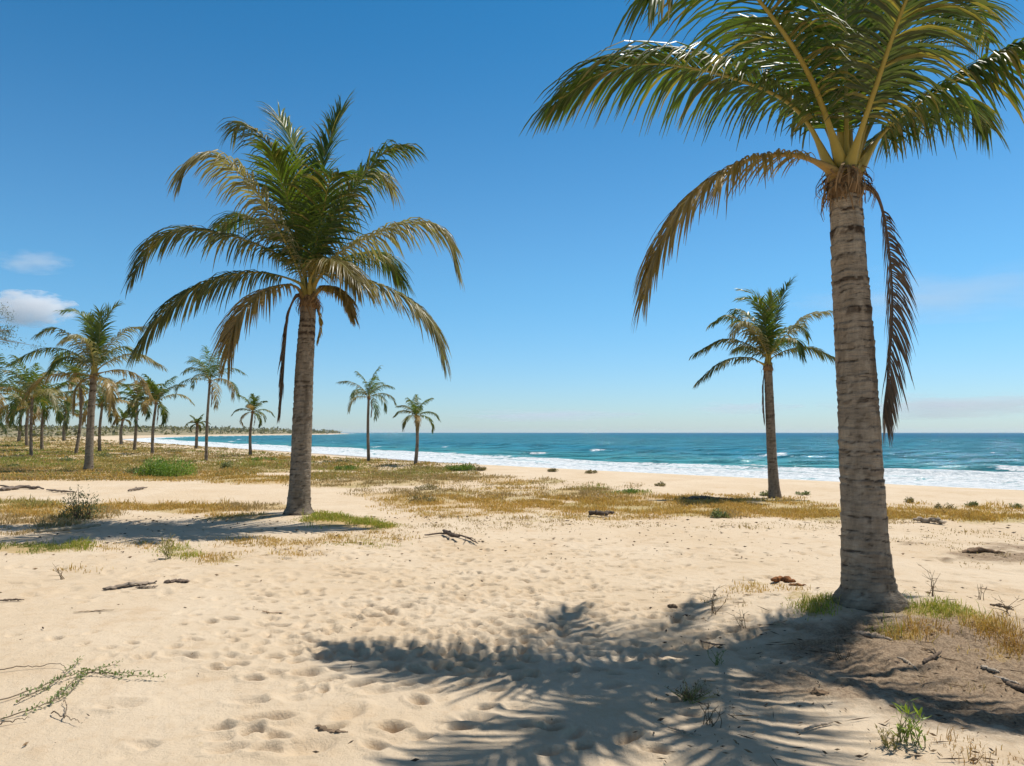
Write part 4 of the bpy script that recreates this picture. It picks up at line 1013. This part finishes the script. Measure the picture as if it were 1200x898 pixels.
# ------------------------------------------------------------------ clouds, air, sky, sun, camera
def cloud_mat(name, dens, nsc, lo, hi):
    m, nt, out = new_mat(name); N = NT(nt)
    o = N.n('TexCoord').outputs['Object']
    ln = N.n('VectorMath', {0: o}, operation='LENGTH').outputs['Value']
    nz = N.noise(o, nsc, 5, .6)
    d = N.step(N.math('ADD', N.math('MULTIPLY', N.math('SUBTRACT', 1.0, ln), .9), N.math('MULTIPLY_ADD', nz, 2.4, -1.25)), lo, hi)
    pv = N.n('VolumePrincipled', {'Color': c4((.97, .97, .98)), 'Density': N.math('MULTIPLY', d, dens), 'Anisotropy': .1})
    nt.links.new(pv.outputs[0], out.inputs['Volume'])
    return m
def cloud(px, py, wpx, hpx, dist, label, mat, name='cloud', kind=None):
    import bmesh
    c = P(px, py, dist); s = dist / F
    bm = bmesh.new(); bmesh.ops.create_icosphere(bm, subdivisions=3, radius=1.0)
    me = bpy.data.meshes.new(name); bm.to_mesh(me); bm.free(); me.materials.append(mat)
    o = bpy.data.objects.new(name, me); COL.objects.link(o)
    o.location = c; o.scale = (wpx * s / 2, wpx * s * .35, hpx * s / 2)
    return tag(o, label, None if kind else 'cloud', None, kind)
CM = cloud_mat('cloud_vapour', .016, 2.6, .02, .5); CT = cloud_mat('thin_cloud_vapour', .0030, 1.5, .05, .7); CF = cloud_mat('horizon_cloud_vapour', .0015, 2.0, .0, .8)
cloud(32, 362, 120, 46, 4000, 'small white cloud low at the left edge above the grove', CM)
cloud(38, 307, 100, 30, 4000, 'thin wisp of cloud above the small white cloud at left', CT)
cloud(1120, 476, 330, 34, 7500, 'faint pale cloud bank low over the sea at right', CF)
cloud(640, 487, 260, 16, 7500, 'faint low cloud streak over the horizon in the centre', CF)
cloud(870, 478, 160, 18, 7500, 'faint low cloud streak over the horizon behind the slim palm', CF)

hm, hnt, hout = new_mat('sea_air'); N = NT(hnt)
hv = N.n('VolumePrincipled', {'Color': c4((.93, .96, 1.0)), 'Density': .00006, 'Anisotropy': .2})
hnt.links.new(hv.outputs[0], hout.inputs['Volume'])
hx, hy0, hy1, hz0, hz1 = 8800, -3300, 8800, -5.0, 26.0
hvv = np.array([(sx_ * hx, y_, z_) for z_ in (hz0, hz1) for y_ in (hy0, hy1) for sx_ in (-1, 1)], float)
haze = np_mesh('haze', hvv, np.array([(0, 2, 3, 1), (4, 5, 7, 6), (0, 1, 5, 4), (2, 6, 7, 3), (0, 4, 6, 2), (1, 3, 7, 5)]), hm, smooth=False)
tag(haze, kind='stuff')

cloud(1110, 345, 420, 60, 7500, 'very faint cloud veil high over the sea behind the big trunk', cloud_mat('veil_vapour', .0004, 1.6, .0, .9))
W = bpy.data.worlds.new('World'); scene.world = W; W.use_nodes = True
nt = W.node_tree; nt.nodes.clear()
sky = nt.nodes.new('ShaderNodeTexSky'); sky.sky_type = 'NISHITA'; sky.sun_disc = False
sky.sun_elevation = SUN_EL; sky.sun_rotation = SUN_AZ; sky.air_density = 1.0; sky.dust_density = .25; sky.ozone_density = 4.0; sky.altitude = 0
bg = nt.nodes.new('ShaderNodeBackground'); bg.inputs[1].default_value = .088
wo = nt.nodes.new('ShaderNodeOutputWorld')
N = NT(nt)
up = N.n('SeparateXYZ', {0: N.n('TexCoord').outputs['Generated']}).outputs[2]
tint = N.mix(N.step(up, -.02, .22), c4((.84, 1.05, 1.32)), c4((.66, 1.18, 1.34)))       # low sky coloured by height
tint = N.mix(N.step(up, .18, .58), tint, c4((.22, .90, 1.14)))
tint = N.mix(N.step(up, .57, .76), tint, c4((1.05, .64, .36)))  # unseen zenith: warm, dim tint added to warm and darken the ground shadows
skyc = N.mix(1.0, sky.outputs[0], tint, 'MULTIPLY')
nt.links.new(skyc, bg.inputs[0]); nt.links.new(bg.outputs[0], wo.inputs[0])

sl = bpy.data.lights.new('sun', 'SUN'); sl.energy = 4.6; sl.angle = R(.53); sl.color = (1, .955, .88)
so = bpy.data.objects.new('sun', sl); COL.objects.link(so)
sd3 = Vector((math.cos(SUN_EL) * math.sin(SUN_AZ), math.cos(SUN_EL) * math.cos(SUN_AZ), math.sin(SUN_EL)))
so.rotation_euler = sd3.to_track_quat('Z', 'Y').to_euler(); so.location = (0, 0, 60)

cd = bpy.data.cameras.new('camera'); cam = bpy.data.objects.new('camera', cd); COL.objects.link(cam)
cd.sensor_width = 36; cd.lens = F / 1200 * 36; cd.clip_end = 30000; cd.clip_start = .05
cam.location = (0, 0, EYE); cam.rotation_euler = (R(90) + PITCH, 0, 0)
scene.camera = cam
vs = scene.view_settings; vs.view_transform = 'Standard'; vs.look = 'None'; vs.exposure = 0.19; vs.gamma = 1
cy = scene.cycles; cy.max_bounces = 8; cy.transparent_max_bounces = 8; cy.volume_bounces = 5
cy.use_denoising = True; cy.sample_clamp_indirect = 6
for o in bpy.data.objects:
    if '_o' in o: del o['_o']
